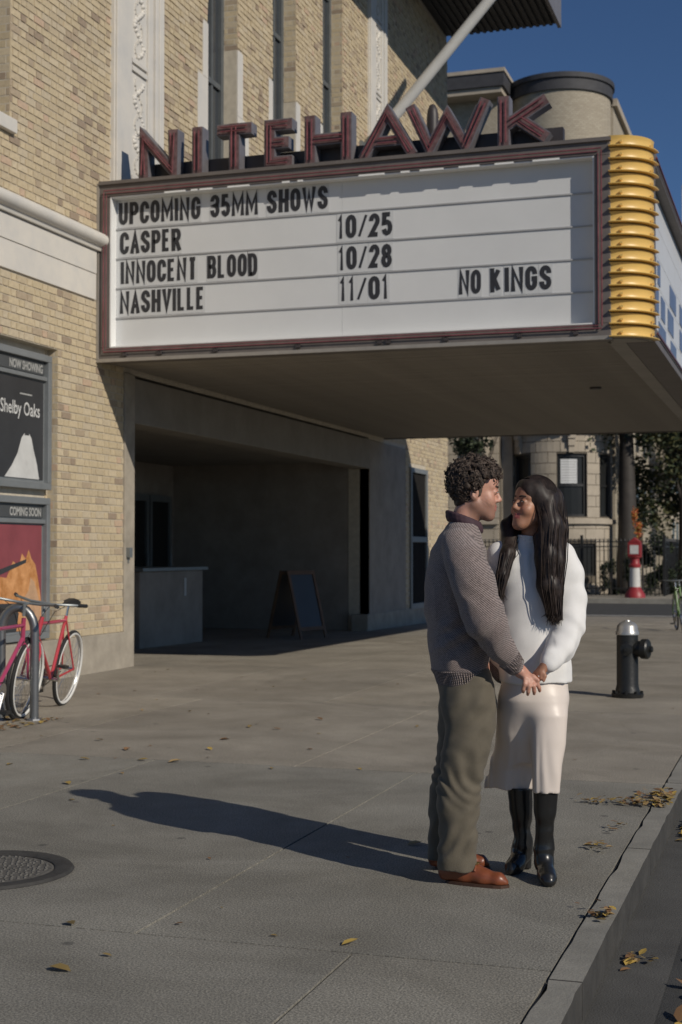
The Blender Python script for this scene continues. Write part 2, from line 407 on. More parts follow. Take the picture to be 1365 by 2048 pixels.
# mortar backing behind the bricks, in pieces around the openings
bk = MB(); D = -.008
def backing(a0, a1, z0, z1): bk.box((-.42, a0, z0), (D, a1, z1))
backing(9, 11.6, 3.66, 14); backing(11.6, 13.0, 3.66, 5.95); backing(11.6, 13.0, 8.9, 14); backing(13.0, 15.66, 3.66, 14); backing(14.05, 15.66, 0, 3.66)
bk.box((-.42, 9, 0), (-.133, 14.05, 3.66))
yy = 15.66
for (a, b) in WIN: backing(yy, a, 3.6, 14); backing(a, b, 13.2, 14); backing(a, b, 3.6, 5.5); yy = b
backing(yy, YE-.008, 3.6, 14); backing(26.0, YE-.008, -.3, 3.6)
bk.build('wall', 'mortar', theatre)
side = MB().box((-20, YE-.01, -.3), (-.425, YE-.004, 14)).build('side_wall', 'brick2', theatre)
# plinth and stone jamb
MB().box((-.3, 9, -.05), (.03, 15.66, ZB-.004)).build('plinth', 'plinth_stone', theatre, bevel=.01)
MB().box((-.35, 15.662, -.05), (.022, 15.93, 3.6)).build('door_jamb', 'plinth_stone', theatre, bevel=.008)
MB().box((.022, 15.70, 1.34), (.07, 15.78, 1.46)).box((.022,15.735,1.27), (.04,15.75,1.34)).build('door_intercom', 'grey_metal', theatre)
MB().box((-.3, 25.8, -.2), (.03, YE, ZB-.215)).build('plinth', 'plinth_stone', theatre, bevel=.01)
# ledge above the poster cases: white band, fillet, half round moulding
MB().box((-.1, 9, 4.36), (.02, 14.90, 4.66)).build('frieze_band', 'terracotta', theatre, bevel=.004)
MB().box((-.1, 9, 4.667), (.026, 14.90, 4.93)).build('frieze_band', 'terracotta', theatre, bevel=.004)
lm = MB(); prof = [(-.05,4.935),(.06,4.94),(.07,4.965),(.075,4.985)]+[(.07+.085*math.cos(a), 5.065+.08*math.sin(a)) for a in [math.radians(-80+16*i) for i in range(11)]]+[(-.05,5.145)]
lm.prism(prof, lambda a, b, n: (a, 9+n, b), 5.98); lm.build('ledge_moulding', 'terracotta', theatre, smooth=True)
# window at the left edge
MB().box((-.02, 11.4, 5.80), (.06, 13.06, 5.945)).build('sill', 'terracotta', theatre, bevel=.006)
wn = MB().box((-.36, 11.6, 5.95), (-.34, 13.0, 8.9)).build('window', 'win_pane', theatre)
MB().box((-.34, 11.6, 5.95), (-.30, 11.68, 8.9)).box((-.34, 12.92, 5.95), (-.30, 13.0, 8.9)).box((-.34,11.68,7.4),(-.30,12.92,7.47)).build('frame', 'win_frame', wn)
# pilasters with sunk panels and relief
def pilaster(y0, y1, z0, z1):
    p = MB(); w_ = y1-y0
    p.box((-.05, y0, z0), (.045, y1, z1))
    a, b = y0+.30*w_, y1-.36*w_
    p.box((.045, y0+.02, z0), (.075, a, z1)).box((.045, b, z0), (.075, b+.1*w_, z1)).box((.045, b+.13*w_, z0), (.088, b+.2*w_, z1)).box((.045, b+.25*w_, z0), (.07, y1-.02, z1))
    root = p.build('pilaster', 'terracotta', theatre, bevel=.006)
    z = z0+.4
    while z < z1-1.3:
        r = MB(); h = 1.45
        r.box((.045, a+.02, z), (.072, b-.02, z+.05)).box((.045, a+.02, z+h-.1), (.072, b-.02, z+h-.05))
        c = (a+b)/2; rr = random.Random(int(z*100))
        for k in range(26):                                   # carved leaf scrolls
            t = k/25; zz = z+.12+t*(h-.32); aa = c+(b-a)*.26*math.sin(t*14)
            r.lathe([(.0,.03),(.022,.018),(.03,0)], (.047, aa, zz), 7, M4=Matrix.Rotation(math.pi/2, 4, 'Y') @ Matrix.Scale(rr.uniform(.8, 1.5), 4))
            q = c-(b-a)*.22*math.sin(t*14+.6)
            r.box((.045, q-.012, zz-.02), (.064, q+.012, zz+.025))
        r.build('relief_panel', 'terracotta', root, smooth=True); z += h
pilaster(15.29, 16.66, 5.6, 13.9); pilaster(25.88, 27.08, 5.6, 13.9)
# tall windows: glass, frames, terracotta surrounds
for (a, b) in WIN:
    wn = MB().box((-.30, a, 5.5), (-.262, b, 13.2)).build('window', 'win_pane', theatre)
    f = MB()
    f.box((-.262, a, 5.5), (-.20, a+.09, 13.2)).box((-.262, b-.10, 5.5), (-.215, b, 13.2)).box((-.262, a+.3*(b-a), 5.5), (-.23, a+.3*(b-a)+.07, 13.2)).box((-.262, a+.62*(b-a), 5.5), (-.235, a+.62*(b-a)+.06, 13.2))
    for z in (6.6, 8.2, 9.8, 11.4): f.box((-.262, a+.09, z), (-.225, b-.1, z+.08))
    f.build('frame', 'win_frame', wn)
    q = MB(); q.box((-.2, a-.345, 5.5), (.012, a, 8.03)); q.box((-.2, a-.175, 8.034), (.012, a, 8.81)); q.build('window_surround', 'terracotta', theatre, bevel=.004)
    q = MB(); q.box((-.215, b+.002, 5.5), (.012, b+.44, 7.83)); q.box((-.215, b+.002, 7.834), (.012, b+.2, 8.81)); q.build('window_surround', 'terracotta', theatre, bevel=.004)
# overhanging eave at the far end of the roof
ev = MB().box((-6, 8, 13.55), (2.62, YE-.05, 14.0)).build('eave', 'eave_metal', theatre)
for i in range(16):
    x = .12+i*.155
    MB().box((x, 18, 13.50), (x+.075, YE-.1, 13.548)).build('eave_rafter', 'eave_tile', theatre)
MB().box((2.622, 8, 13.45), (2.70, YE-.02, 14.1)).build('fascia_board', 'eave_metal', theatre)
MB().box((-.4, 8, 13.56), (2.6, YE-.06, 13.545)).build('eave_lining', 'eave_tile', theatre)
MB().box((-19.9, 8, 13.9), (-.5, YE-.1, 14.4)).build('roof', 'eave_tile', theatre)
# lobby recess: back wall, ceiling, side walls, doors, ticket booth
MB().box((-4.3, 15.7, -.2), (-4.1, 27.3, 3.6)).build('lobby_back_wall', 'lobby_wall', theatre)
MB().box((-4.3, 15.65, -.2), (-.36, 15.93, 3.6)).build('lobby_side_wall', 'lobby_wall', theatre)
MB().box((-4.1, 26.0, -.2), (-.43, 26.2, 3.6)).build('lobby_side_wall', 'lobby_wall', theatre)
MB().box((-4.1, 15.94, 3.12), (-.36, 26.0, 3.3)).build('lobby_ceiling', 'lobby_ceiling', theatre)
MB().box((-.35, 15.94, 3.0), (.015, 26.0, 3.56)).build('lintel', 'lobby_ceiling', theatre, bevel=.01)
lobby_floor.parent = theatre
for k in range(5):
    y0 = 20.6+k*1.02; d = MB().box((-4.05, y0, .02), (-4.0, y0+.96, 2.5)).build('door', 'dark_glass', theatre)
    f = MB(); f.box((-4.0,y0,.02),(-3.96,y0+.09,2.5)).box((-4.0,y0+.87,.02),(-3.96,y0+.96,2.5)).box((-4.0,y0+.09,.02),(-3.96,y0+.87,.3)).box((-4.0,y0+.09,2.38),(-3.96,y0+.87,2.5)); f.build('frame', 'grey_metal', d)
    MB().tube([(-3.9,y0+.8,.9),(-3.9,y0+.8,1.4)], .015).build('handle', 'grey_metal', d)
bo = MB().box((-2.7, 19.0, -.06), (-1.4, 21.3, 1.12)).build('ticket_booth', 'lobby_wall', theatre, bevel=.02)
MB().box((-2.75, 18.95, 1.122), (-1.33, 21.35, 1.17)).build('counter_top', 'grey_metal', bo)
MB().box((-1.398, 20.55, .72), (-1.39, 20.63, 1.0)).build('notice', 'paper', bo)
for (y0, y1, z0, z1, m) in [(16.35,16.95,1.9,2.6,'lobby_red'),(17.35,17.62,1.12,1.72,'paper'),(17.3,17.5,1.85,2.05,'grey_metal'),(18.8,19.4,1.5,2.3,'dark_glass')]:
    MB().box((-4.099, y0+1.3, z0), (-4.08, y1+1.3, z1)).build('notice', m, theatre)
# poster case on the far pier
# ================================================================ marquee
mat('marquee_frame', (.165,.145,.132), .55, .15, 4, metal=.2)
mat('marquee_dark', (.05,.042,.042), .5, .2, 4)
mat('marquee_trim', (.36,.33,.29), .45, .12, 5, metal=.3)
mat('panel_white', (.66,.665,.66), .35, .04, 1.2)
mat('reveal_white', (.80,.80,.78), .5, .03, 2)
mat('letter_plate', (.60,.605,.60), .25, .03, 3)
mat('letter_ink', (.030,.030,.034), .5, .1, 5)
mat('rail', (.40,.40,.40), .4, .1, 5)
mat('neon_red', (.20,.06,.07), .4, .4, 8, coat=.2)
mat('letter_can', (.21,.20,.215), .5, .15, 8, metal=.3)
mat('letter_face', (.115,.062,.064), .6, .35, 14, tint=(.16,.10,.10))
mat('yellow_louver', (.74,.50,.155), .38, .08, 3)
mat('soffit', (.27,.245,.21), .75, .15, 2)
mat('soffit_border', (.36,.335,.30), .7, .12, 2)
mat('blue_tile', (.13,.17,.27), .4, .15, 5)
MZ0, MZ1 = 3.64, 5.73; NY = 14.95; FX = 6.40; FY = 27.0
mq = thing('marquee', 'projecting theatre marquee with white letter board and yellow ribbed corner', 'marquee', (0, NY, MZ0))
def mbuild(mb, name, m, parent=mq, **k):
    # parts are modelled in world coordinates; the thing stands at the foot of the marquee
    mb.v = [(x, y-NY, z-MZ0) for x, y, z in mb.v]
    return mb.build(name, m, parent, **k)
core = MB().box((0.02, 15.2, 3.70), (6.1, FY-.02, 5.66)); mbuild(core, 'body', 'marquee_dark')
PX0, PX1, PZ0, PZ1 = .17, 5.82, 3.80, 5.575
fr = MB()
fr.box((0.0, NY, MZ0), (5.99, 15.2, PZ0)).box((0.0, NY, PZ1), (5.99, 15.2, MZ1)).box((0.0, NY, PZ0), (PX0, 15.2, PZ1)).box((PX1, NY, PZ0), (5.99, 15.2, PZ1))
mbuild(fr, 'face_frame', 'marquee_frame', bevel=.006)
tr = MB(); t = .022
tr.box((-.012, NY-.02, MZ0-.012), (6.0, NY+.03, MZ0+.028)); tr.box((-.012, NY-.021, MZ0+.03), (.03, NY+.03, MZ1+.01)); mbuild(tr, 'edge_trim', 'marquee_trim')
tr = MB().box((.031, NY-.03, MZ1-.01), (6.0, NY+.3, MZ1+.03)); mbuild(tr, 'top_cap', 'marquee_frame')
# white reveal inside the frame
rv = MB(); BY = NY+.14
rv.box((PX0-.002, NY+.004, PZ0), (PX0+.014, BY+.02, PZ1)).box((PX1-.014, NY+.004, PZ0), (PX1+.002, BY+.02, PZ1)).box((PX0+.014, NY+.004, PZ0-.002), (PX1-.014, BY+.02, PZ0+.012)).box((PX0+.014, NY+.004, PZ1-.012), (PX1-.014, BY+.02, PZ1+.002))
mbuild(rv, 'reveal', 'reveal_white')
board = MB().box((PX0+.014, BY+.012, PZ0), (PX1-.014, BY+.03, PZ1)); board = mbuild(board, 'sign_board', 'rail')
RH = (PZ1-PZ0-.014)/5
XS = [PX0+.016, 2.99, PX1-.016]
for r in range(5):
    z0 = PZ0+.012+r*RH
    for a, b in zip(XS[:-1], XS[1:]):
        mbuild(MB().box((a+.001, BY, z0+.004), (b-.001, BY+.011, z0+RH-.004)), 'panel', 'panel_white', board)
    if r: mbuild(MB().box((PX0+.016, BY-.014, z0-.009), (PX1-.016, BY-.001, z0+.007)), 'letter_rail', 'rail', board)
WD = {'I': .36, '1': .62, '/': .85, 'M': 1.32, 'W': 1.32, 'N': 1.06, ' ': .55, 'E': .88, 'L': .86}
def row_text(txt, x0, x1, row, yref):
    X0 = on(x0, yref, 1, BY-.01)[0]; X1 = on(x1, yref, 1, BY-.01)[0]
    gap = .17; tot = sum(WD.get(c, 1)+gap for c in txt)-gap; k = (X1-X0)/tot; x = X0
    z = PZ0+.012+(4-row)*RH+.05; Hh = .262; t = .047
    for c in txt:
        wd = WD.get(c, 1)*k
        if c != ' ':
            mb = MB(); mpz = lambda a, b, n: (a, b, n)
            mb.box((-.010, .000, -.035), (wd+.010, .002, Hh+.03), 0)
            mpl = lambda a, b, n: (a, -n, b)
            tw = min(t*1.08, wd*.40) if c not in 'MWN' else (min(t*.98, wd*.35) if c == 'N' else min(t*.95, wd*.27))
            if c == '/': tw = .026
            if c in 'I': tw = wd
            for i, ln in enumerate(glyph(c, wd, Hh, tw)): stroke(mb, ln, tw, mpl, .0005, .004+.0006*i, 1)
            me = mb.mesh('letter', ['letter_plate', 'letter_ink'])
            o = link('letter', me, board); o.location = (x-0, BY-.003-NY, z-MZ0+rnd.uniform(-.003, .003)); o.rotation_euler = (0, rnd.uniform(-.012, .012), 0)
        x += wd+gap*k
row_text('UPCOMING', 238, 401, 0, 420); row_text('35MM', 421, 516, 0, 415); row_text('SHOWS', 534, 656, 0, 408)
row_text('CASPER', 240, 362, 1, 485); row_text('10/25', 675, 785, 1, 457)
row_text('INNOCENT', 242, 394, 2, 535); row_text('BLOOD', 415, 515, 2, 533); row_text('10/28', 677, 784, 2, 515)
row_text('NASHVILLE', 240, 409, 3, 595); row_text('11/01', 679, 778, 3, 577); row_text('NO', 918, 962, 3, 565); row_text('K', 981, 1002, 3, 562); row_text('INGS', 1010, 1103, 3, 558)
# red tubes round the face, small fittings and sunlit dashes
def ring(x0, x1, z0, z1, y, r, name='neon_tube'):
    mbuild(MB().tube([(x0,y,z0),(x1,y,z0)], r, 6), name, 'neon_red'); mbuild(MB().tube([(x0,y,z1),(x1,y,z1)], r, 6), name, 'neon_red')
    mbuild(MB().tube([(x0,y,z0+.02),(x0,y,z1-.02)], r, 6), name, 'neon_red'); mbuild(MB().tube([(x1,y,z0+.02),(x1,y,z1-.02)], r, 6), name, 'neon_red')
ring(.10, 5.90, 3.745, 5.645, NY-.03, .0075); ring(.135, 5.865, 3.775, 5.612, NY-.028, .006)
for x in [.35,.8,1.5,2.5,3.45,3.55,4.2,5.0,5.6]:
    mbuild(MB().box((x, NY-.035, 3.69), (x+.05, NY-.002, 3.715)).tube([(x+.01,NY-.02,3.71),(x+.01,NY-.02,3.75)], .008, 6).tube([(x+.04,NY-.02,3.71),(x+.04,NY-.02,3.75)], .008, 6), 'tube_clip', 'marquee_dark')
for a, b in [(330,372),(383,396),(386+14,426),(456,500),(565,580),(596,607),(718,770),(802,820),(840,888),(918,960),(990,1028),(1066,1120)]:  # sunlight on the top frame's lip, painted as pale strip segments
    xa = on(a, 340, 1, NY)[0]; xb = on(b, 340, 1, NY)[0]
    mbuild(MB().box((xa, NY-.012, PZ1-.012), (xb, NY-.002, PZ1+.008)), 'sunlit_dash', 'reveal_white')
# ribbed yellow corner
CX, CY, CR = 5.99, NY+.41, .41
nl = 16; ph = (MZ1+.05-MZ0)/nl
mbuild(MB().lathe([(CR-.06, MZ0+.0), (CR-.06, MZ1+.045)], (CX, CY, 0), 16, a0=-math.pi/2, a1=0), 'corner_core', 'marquee_dark', smooth=True)
for i in range(nl):
    z = MZ0+i*ph
    pr = [(CR-.055,z+.004),(CR+.05,z+.012),(CR+.052,z+.02),(CR-.012,z+.034),(CR-.02,z+.055),(CR-.004,z+ph-.03),(CR+.004,z+ph-.006),(CR-.055,z+ph-.002)]
    mb = MB().lathe(pr, (CX, CY, 0), 18, a0=-math.pi/2-.03, a1=.03)
    for a in (-1.3, -.25):
        p = (CX+(CR+.006)*math.cos(a), CY+(CR+.006)*math.sin(a))
        mb.box((p[0]-.014, p[1]-.014, z+.05), (p[0]+.014, p[1]+.014, z+.075))
    mbuild(mb, 'corner_louver', 'yellow_louver', smooth=True)
# front face towards the street
ff = MB(); Y0 = CY+.005
ff.box((6.1, Y0, MZ0), (FX, FY, MZ0+.17)).box((6.1, Y0, PZ1), (FX, FY, MZ1)).box((6.1, Y0, MZ0+.17), (FX, Y0+.15, PZ1)).box((6.1, FY-.2, MZ0+.17), (FX, FY, PZ1))
mbuild(ff, 'front_frame', 'marquee_frame', bevel=.006)
fbd = mbuild(MB().box((6.11, Y0+.15, MZ0+.17), (6.27, FY-.2, PZ1)), 'front_board', 'rail')
yy = np.linspace(Y0+.16, FY-.21, 7)
for r in range(5):
    for a, b in zip(yy[:-1], yy[1:]):
        z0 = MZ0+.175+r*(PZ1-MZ0-.18)/5
        mbuild(MB().box((6.27, a+.002, z0+.004), (6.283, b-.002, z0+(PZ1-MZ0-.18)/5-.004)), 'panel', 'panel_white', fbd)
for (a, r, wd) in [(16.2,2,.5),(16.9,2,.3),(16.3,1,.7),(17.3,1,.5),(17.0,0,.9),(18.2,1,.8),(18.5,2,.9),(18.6,0,.8),(20,1,1.2),(20,2,.7),(15.9,3,.12),(15.9,1,.1),(22,1,1.5),(22.5,2,1.2)]:
    z0 = MZ0+.21+r*.35; mbuild(MB().box((6.284, a, z0), (6.292, a+wd, z0+.27)), 'letter_block', 'blue_tile', fbd)
mbuild(MB().tube([(FX+.02,Y0+.08,MZ0+.1),(FX+.02,FY-.1,MZ0+.1)], .012, 6), 'neon_tube', 'neon_red'); mbuild(MB().tube([(FX+.02,Y0+.08,MZ1-.1),(FX+.02,FY-.1,MZ1-.1)], .012, 6), 'neon_tube', 'neon_red')
mbuild(MB().box((0, FY, MZ0), (6.35, FY+.06, MZ1)), 'far_face', 'marquee_frame')
# soffit: plain border and slats
so = mbuild(MB().box((.02, NY+.26, 3.675), (6.09, FY-.01, 3.69)), 'soffit', 'soffit')
mbuild(MB().box((5.92, CY+.006, MZ0+.002), (6.095, FY-.01, 3.672)), 'soffit_border', 'soffit_border')
cz = MB(); n = 14; vs = [(CX-.05, CY, MZ0+.004)]+[(CX+(CR-.01)*math.cos(-math.pi/2+math.pi/2*i/n), CY+(CR-.01)*math.sin(-math.pi/2+math.pi/2*i/n), MZ0+.004) for i in range(n+1)]
cz.add(vs, [(0, i, i+1) for i in range(1, n+1)]); mbuild(cz, 'corner_underside', 'soffit_border')
y = NY+.27; sm = MB().box((0, 0, 0), (5.88, .098, .018)).mesh('soffit_slat', 'soffit')
while y < FY-.12:
    o = link('soffit_slat', sm, so); o.location = (.03, y-NY, 3.656-MZ0+rnd.uniform(-.001, .001)); y += .11
for (x, yv) in [(5.2, 19.5)]:
    mbuild(MB().lathe([(.001,3.63),(.075,3.63),(.08,3.655)], (x, yv, 0), 16), 'downlight', 'marquee_dark', so, smooth=True)
# raceway and channel letters on top
mbuild(MB().box((.30, 15.44, MZ1-.05), (5.42, 15.56, 6.06)), 'raceway', 'marquee_dark')
mbuild(MB().box((.30, 15.22, MZ1-.05), (5.42, 15.438, 5.83)), 'raceway', 'marquee_dark')
ZL0, ZL1 = 5.835, 6.40
for ch, x0, x1, dz in [('N',.39,.905,0),('I',1.065,1.235,.0),('T',1.335,1.90,0),('E',1.99,2.40,0),('H',2.485,3.055,0),('A',3.15,3.80,0),('W',3.70,4.63,0),('K',4.73,5.34,0)]:
    t = .135 if ch not in 'WA' else .118
    mb = MB(); mpl = lambda a, b, n: (x0+a, 15.25-n, ZL0+b)
    lines = glyph(ch, x1-x0, ZL1-ZL0, t)
    for i, ln in enumerate(lines): stroke(mb, ln, t, mpl, -.175+.001*i, .0-.0015*i)
    L = mbuild(mb, 'channel_letter', 'letter_can')
    fc = MB()
    for i, ln in enumerate(lines): stroke(fc, ln, t-.022, mpl, .0015, .006-.0012*i)
    mbuild(fc, 'letter_face', 'letter_face', L)
    ne = MB()
    for ln in lines:
        for off in (-.026, .026):
            P = [Vector(p) for p in ln]; Q = []
            for i in range(len(P)):
                tt = (P[min(i+1,len(P)-1)]-P[max(i-1,0)]).normalized(); Q.append(P[i]+Vector((-tt.y, tt.x))*off)
            Q[0] = Q[0]+(Q[1]-Q[0]).normalized()*.05; Q[-1] = Q[-1]+(Q[-2]-Q[-1]).normalized()*.05
            ne.tube([mpl(q.x, q.y, .028) for q in Q], .0085, 6)
    mbuild(ne, 'neon_tube', 'neon_red', L)
mbuild(MB().lathe([(.001,6.56),(.035,6.54),(.06,6.48),(.07,6.40),(.07,6.05)], (3.87, 15.75, 0), 12), 'floodlight', 'marquee_dark', smooth=True)
mbuild(MB().tube([(4.2,15.6,6.0),(4.35,15.9,6.55)], .008, 5), 'guy_wire', 'marquee_dark')
# ================================================================ flagpole on the facade
fp = thing('flagpole', 'thick white flagpole slanting up and out from the brick facade', 'flagpole', (0, 25.55, 8.9))
MB().tube([(-.02,0,0),(1.2,0,1.32),(3.4,0,3.74),(5.6,0,6.16)], [.11,.105,.095,.08], 14).build('pole', 'white_paint', fp, smooth=True)
MB().box((0.0,-.2,-.25), (.06,.2,.25)).tube([(.03,0,0),(.25,0,.28)], .15, 14).build('bracket', 'grey_metal', fp)
# ================================================================ poster cases
mat('case_metal', (.255,.27,.275), .5, .1, 5, metal=.35)
mat('case_header', (.07,.075,.078), .5, .1, 5)
mat('poster_black', (.045,.045,.047), .4, .15, 2)
mat('poster_white', (.62,.62,.60), .5, .12, 5)
mat('poster_red', (.26,.065,.075), .45, .15, 3)
mat('poster_orange', (.56,.22,.05), .5, .3, 7, tint=(.62,.32,.14))
mat('poster_peach', (.55,.34,.20), .5, .2, 9)
mat('header_text', (.42,.42,.40), .5, .1, 5)
def poster_case(x, y0, y1, z0, z1, label, header):
    c = thing('poster_case', label, 'poster case', (x, y0, z0))
    W, Hh = y1-y0, z1-z0
    mb = MB(); f = .075
    mb.box((0,0,0),(.09,W,f)).box((0,0,Hh-f),(.09,W,Hh)).box((0,0,f),(.09,f,Hh-f)).box((0,W-f,f),(.09,W,Hh-f)).box((0,f,Hh-f-.21),(.07,W-f,Hh-f-.165))
    mb.build('frame', 'case_metal', c, bevel=.006)
    MB().box((.002,f,f),(.03,W-f,Hh-f)).build('backing', 'case_metal', c)
    hd = MB().box((.03,f+.02,Hh-f-.15),(.045,W-f-.02,Hh-f-.015)).build('header', 'case_header', c)
    text_mesh(header, .125, 'header_text', lambda a, b, n: (.0465+n, W-f-.06+a, Hh-f-.128+b), .002, .72, .004, 'RIGHT', 'lettering', hd)
    p = MB().box((.03,f+.025,f+.03),(.036,W-f-.025,Hh-f-.225))
    return c, p, W, Hh, f
c, p, W, Hh, f = poster_case(-.125, 12.0, 13.985, 2.09, 3.575, 'grey metal poster case with dark movie poster, upper one on the brick wall', 'NOW SHOWING')
po = p.build('poster', 'poster_black', c)
text_mesh('Shelby Oaks', .205, 'poster_white', lambda a, b, n: (.0372+n, W-f-.10+a, Hh-f-.62+b), .0015, .80, .002, 'RIGHT', 'lettering', po)
MB().box((.0362,W-f-.52,Hh-f-.40),(.0372,W-f-.27,Hh-f-.385)).build('credit_line', 'header_text', po)
g_ = MB(); cy = W-f-.36
g_.prism([(cy-.46,f+.035),(cy+.25,f+.035),(cy+.20,f+.2),(cy+.13,f+.35),(cy+.085,f+.47),(cy+.03,f+.53),(cy-.05,f+.53),(cy-.12,f+.47),(cy-.2,f+.30),(cy-.32,f+.16)], lambda a, b, n: (.0368+n, a, b), .0012)
g_.build('white_figure', 'poster_white', po)
MB().prism([(cy-.06,f+.50),(cy+.03,f+.50),(cy+.035,f+.54),(cy-.01,f+.57),(cy-.06,f+.54)], lambda a, b, n: (.0384+n, a, b), .001).build('dark_hood', 'poster_black', po)
c, p, W, Hh, f = poster_case(-.125, 12.0, 13.965, .455, 2.0, 'grey metal poster case with red flame poster behind the bicycles', 'COMING SOON')
po = p.build('poster', 'poster_red', c)
fl = [(f+.2,f+.03),(W-f-.03,f+.03),(W-f-.03,f+.30),(W-f-.06,f+.45),(W-f-.10,f+.58),(W-f-.16,f+.74),(W-f-.24,f+.80),(W-f-.30,f+.90),(W-f-.36,f+.80),(W-f-.44,f+.86),(W-f-.5,f+.72),(W-f-.62,f+.78),(W-f-.75,f+.6),(W-f-.9,f+.62),(f+.5,f+.4)]
MB().prism(fl, lambda a, b, n: (.0368+n, a, b), .001).build('flame_print', 'poster_orange', po)
MB().prism([(W-f-.42,f+.03),(W-f-.06,f+.03),(W-f-.05,f+.28),(W-f-.12,f+.44),(W-f-.18,f+.55),(W-f-.26,f+.60),(W-f-.30,f+.46),(W-f-.40,f+.38)], lambda a, b, n: (.0382+n, a, b), .001).build('flame_print', 'poster_peach', po)
MB().prism([(W-f-.95,f+.62),(W-f-.36,f+.76),(W-f-.35,f+.80),(W-f-.95,f+.68)], lambda a, b, n: (.0396+n, a, b), .001).build('dark_print', 'poster_black', po)
MB().prism([(f+.1,f+.03),(W-f-.55,f+.03),(W-f-.50,f+.22),(W-f-.62,f+.33),(f+.1,f+.35)], lambda a, b, n: (.0396+n, a, b), .001).build('dark_print', 'poster_black', po)
# case on the far pier
c = thing('poster_case', 'tall framed poster case on the far brick pier behind the man', 'poster case', (0, 28.9, .0))
mb = MB(); mb.box((-.12,0,.2),(.05,.10,3.2)).box((-.12,1.3,.2),(.05,1.4,3.2)).box((-.12,.1,.2),(.05,1.3,.32)).box((-.12,.1,3.1),(.05,1.3,3.2)).box((-.12,.1,1.62),(.05,1.3,1.74)).build('frame', 'case_metal', c, bevel=.006)
mat('poster_matte', (.022,.021,.020), .95, .2, 3, spec=.08)
MB().box((-.10,.1,.32),(.006,1.3,3.1)).build('poster', 'poster_matte', c)
MB().box((.007,.2,.45),(.012,1.2,1.5)).build('poster', 'poster_matte', c)
MB().box((.007,.2,1.9),(.012,1.2,2.9)).build('poster', 'poster_matte', c)
# ================================================================ sandwich board in the lobby
sb = thing('sandwich_board', 'dark chalkboard sandwich board with wooden frame standing under the marquee', 'sandwich board', (-.35, 22.9, gz(22.9)), math.radians(70))
for s in (1, -1):
    o = MB(); T = lambda a, b, n: (a, s*(.36-.30*b/1.15)+s*n*.5, b)
    for (a0, b0, a1, b1) in [(-.36,0,-.30,1.15),(.30,0,.36,1.15),(-.30,1.08,.30,1.15),(-.30,.14,.30,.20)]:
        o.prism([(a0,b0),(a1,b0),(a1,b1),(a0,b1)], T, .05)
    fo = o.build('frame', 'wood', sb)
    MB().prism([(-.30,.2),(.30,.2),(.30,1.08),(-.30,1.08)], T, .02).build('chalkboard', 'poster_black', fo)
# ================================================================ manhole
mh = thing('manhole_cover', 'round iron manhole cover set in the sidewalk at the left edge', 'manhole cover', (4.45, 5.50, 0))
mat('cast_iron', (.11,.105,.095), .8, .45, 40, .5, 120)
mat('iron_rim', (.045,.043,.040), .8, .3, 20, .3, 90)
MB().lathe([(.30,.006),(.31,.014),(.375,.014),(.385,.002)], n=48).build('rim', 'iron_rim', mh, smooth=True)
cv = MB().lathe([(.001,.008),(.285,.008),(.296,.004)], n=48).build('cover', 'cast_iron', mh)
st = MB()
for i in range(-9, 10):
    for j in range(-9, 10):
        x, y = i*.029+(.0145 if j % 2 else 0), j*.029
        x += rnd.uniform(-.008,.008); y += rnd.uniform(-.008,.008)
        if math.hypot(x, y) < .272: st.add([(x-.009,y,.0082),(x,y-.009,.0082),(x+.009,y,.0082),(x,y+.009,.0082),(x-.006,y,.013),(x,y-.006,.013),(x+.006,y,.013),(x,y+.006,.013)], [(4,5,6,7),(0,1,5,4),(1,2,6,5),(2,3,7,6),(3,0,4,7)])
o = st.build('studs', 'cast_iron', cv); o['kind'] = 'stuff'
# ================================================================ bike rack
mat('galvanised', (.22,.225,.23), .38, .15, 8, metal=.75)
rk = thing('bike_rack', 'grey steel hoop bike rack with the red bicycles locked to it', 'bike rack', (1.75, 10.56, 0))
A = Vector((1.75,10.56,0)); Bv = Vector(on(2, 1440, 2, 0)); Bv = Vector((Bv.x+.0, Bv.y, 0)); dv = (Bv-A); hw = dv.length/2
pts = [(0,0,0),(0,0,.62)]+[tuple(dv*(.5-.5*math.cos(math.radians(a)))+Vector((0,0,.74+.20*math.sin(math.radians(a))))) for a in range(0, 181, 15)]+[tuple(dv+Vector((0,0,.62))), tuple(dv)]
MB().tube(pts, .038, 14).build('hoop', 'galvanised', rk, smooth=True)
for q in ((0,0,0), tuple(dv)): MB().lathe([(.001,.014),(.07,.014),(.075,.0)], q, 16).build('foot_plate', 'galvanised', rk)
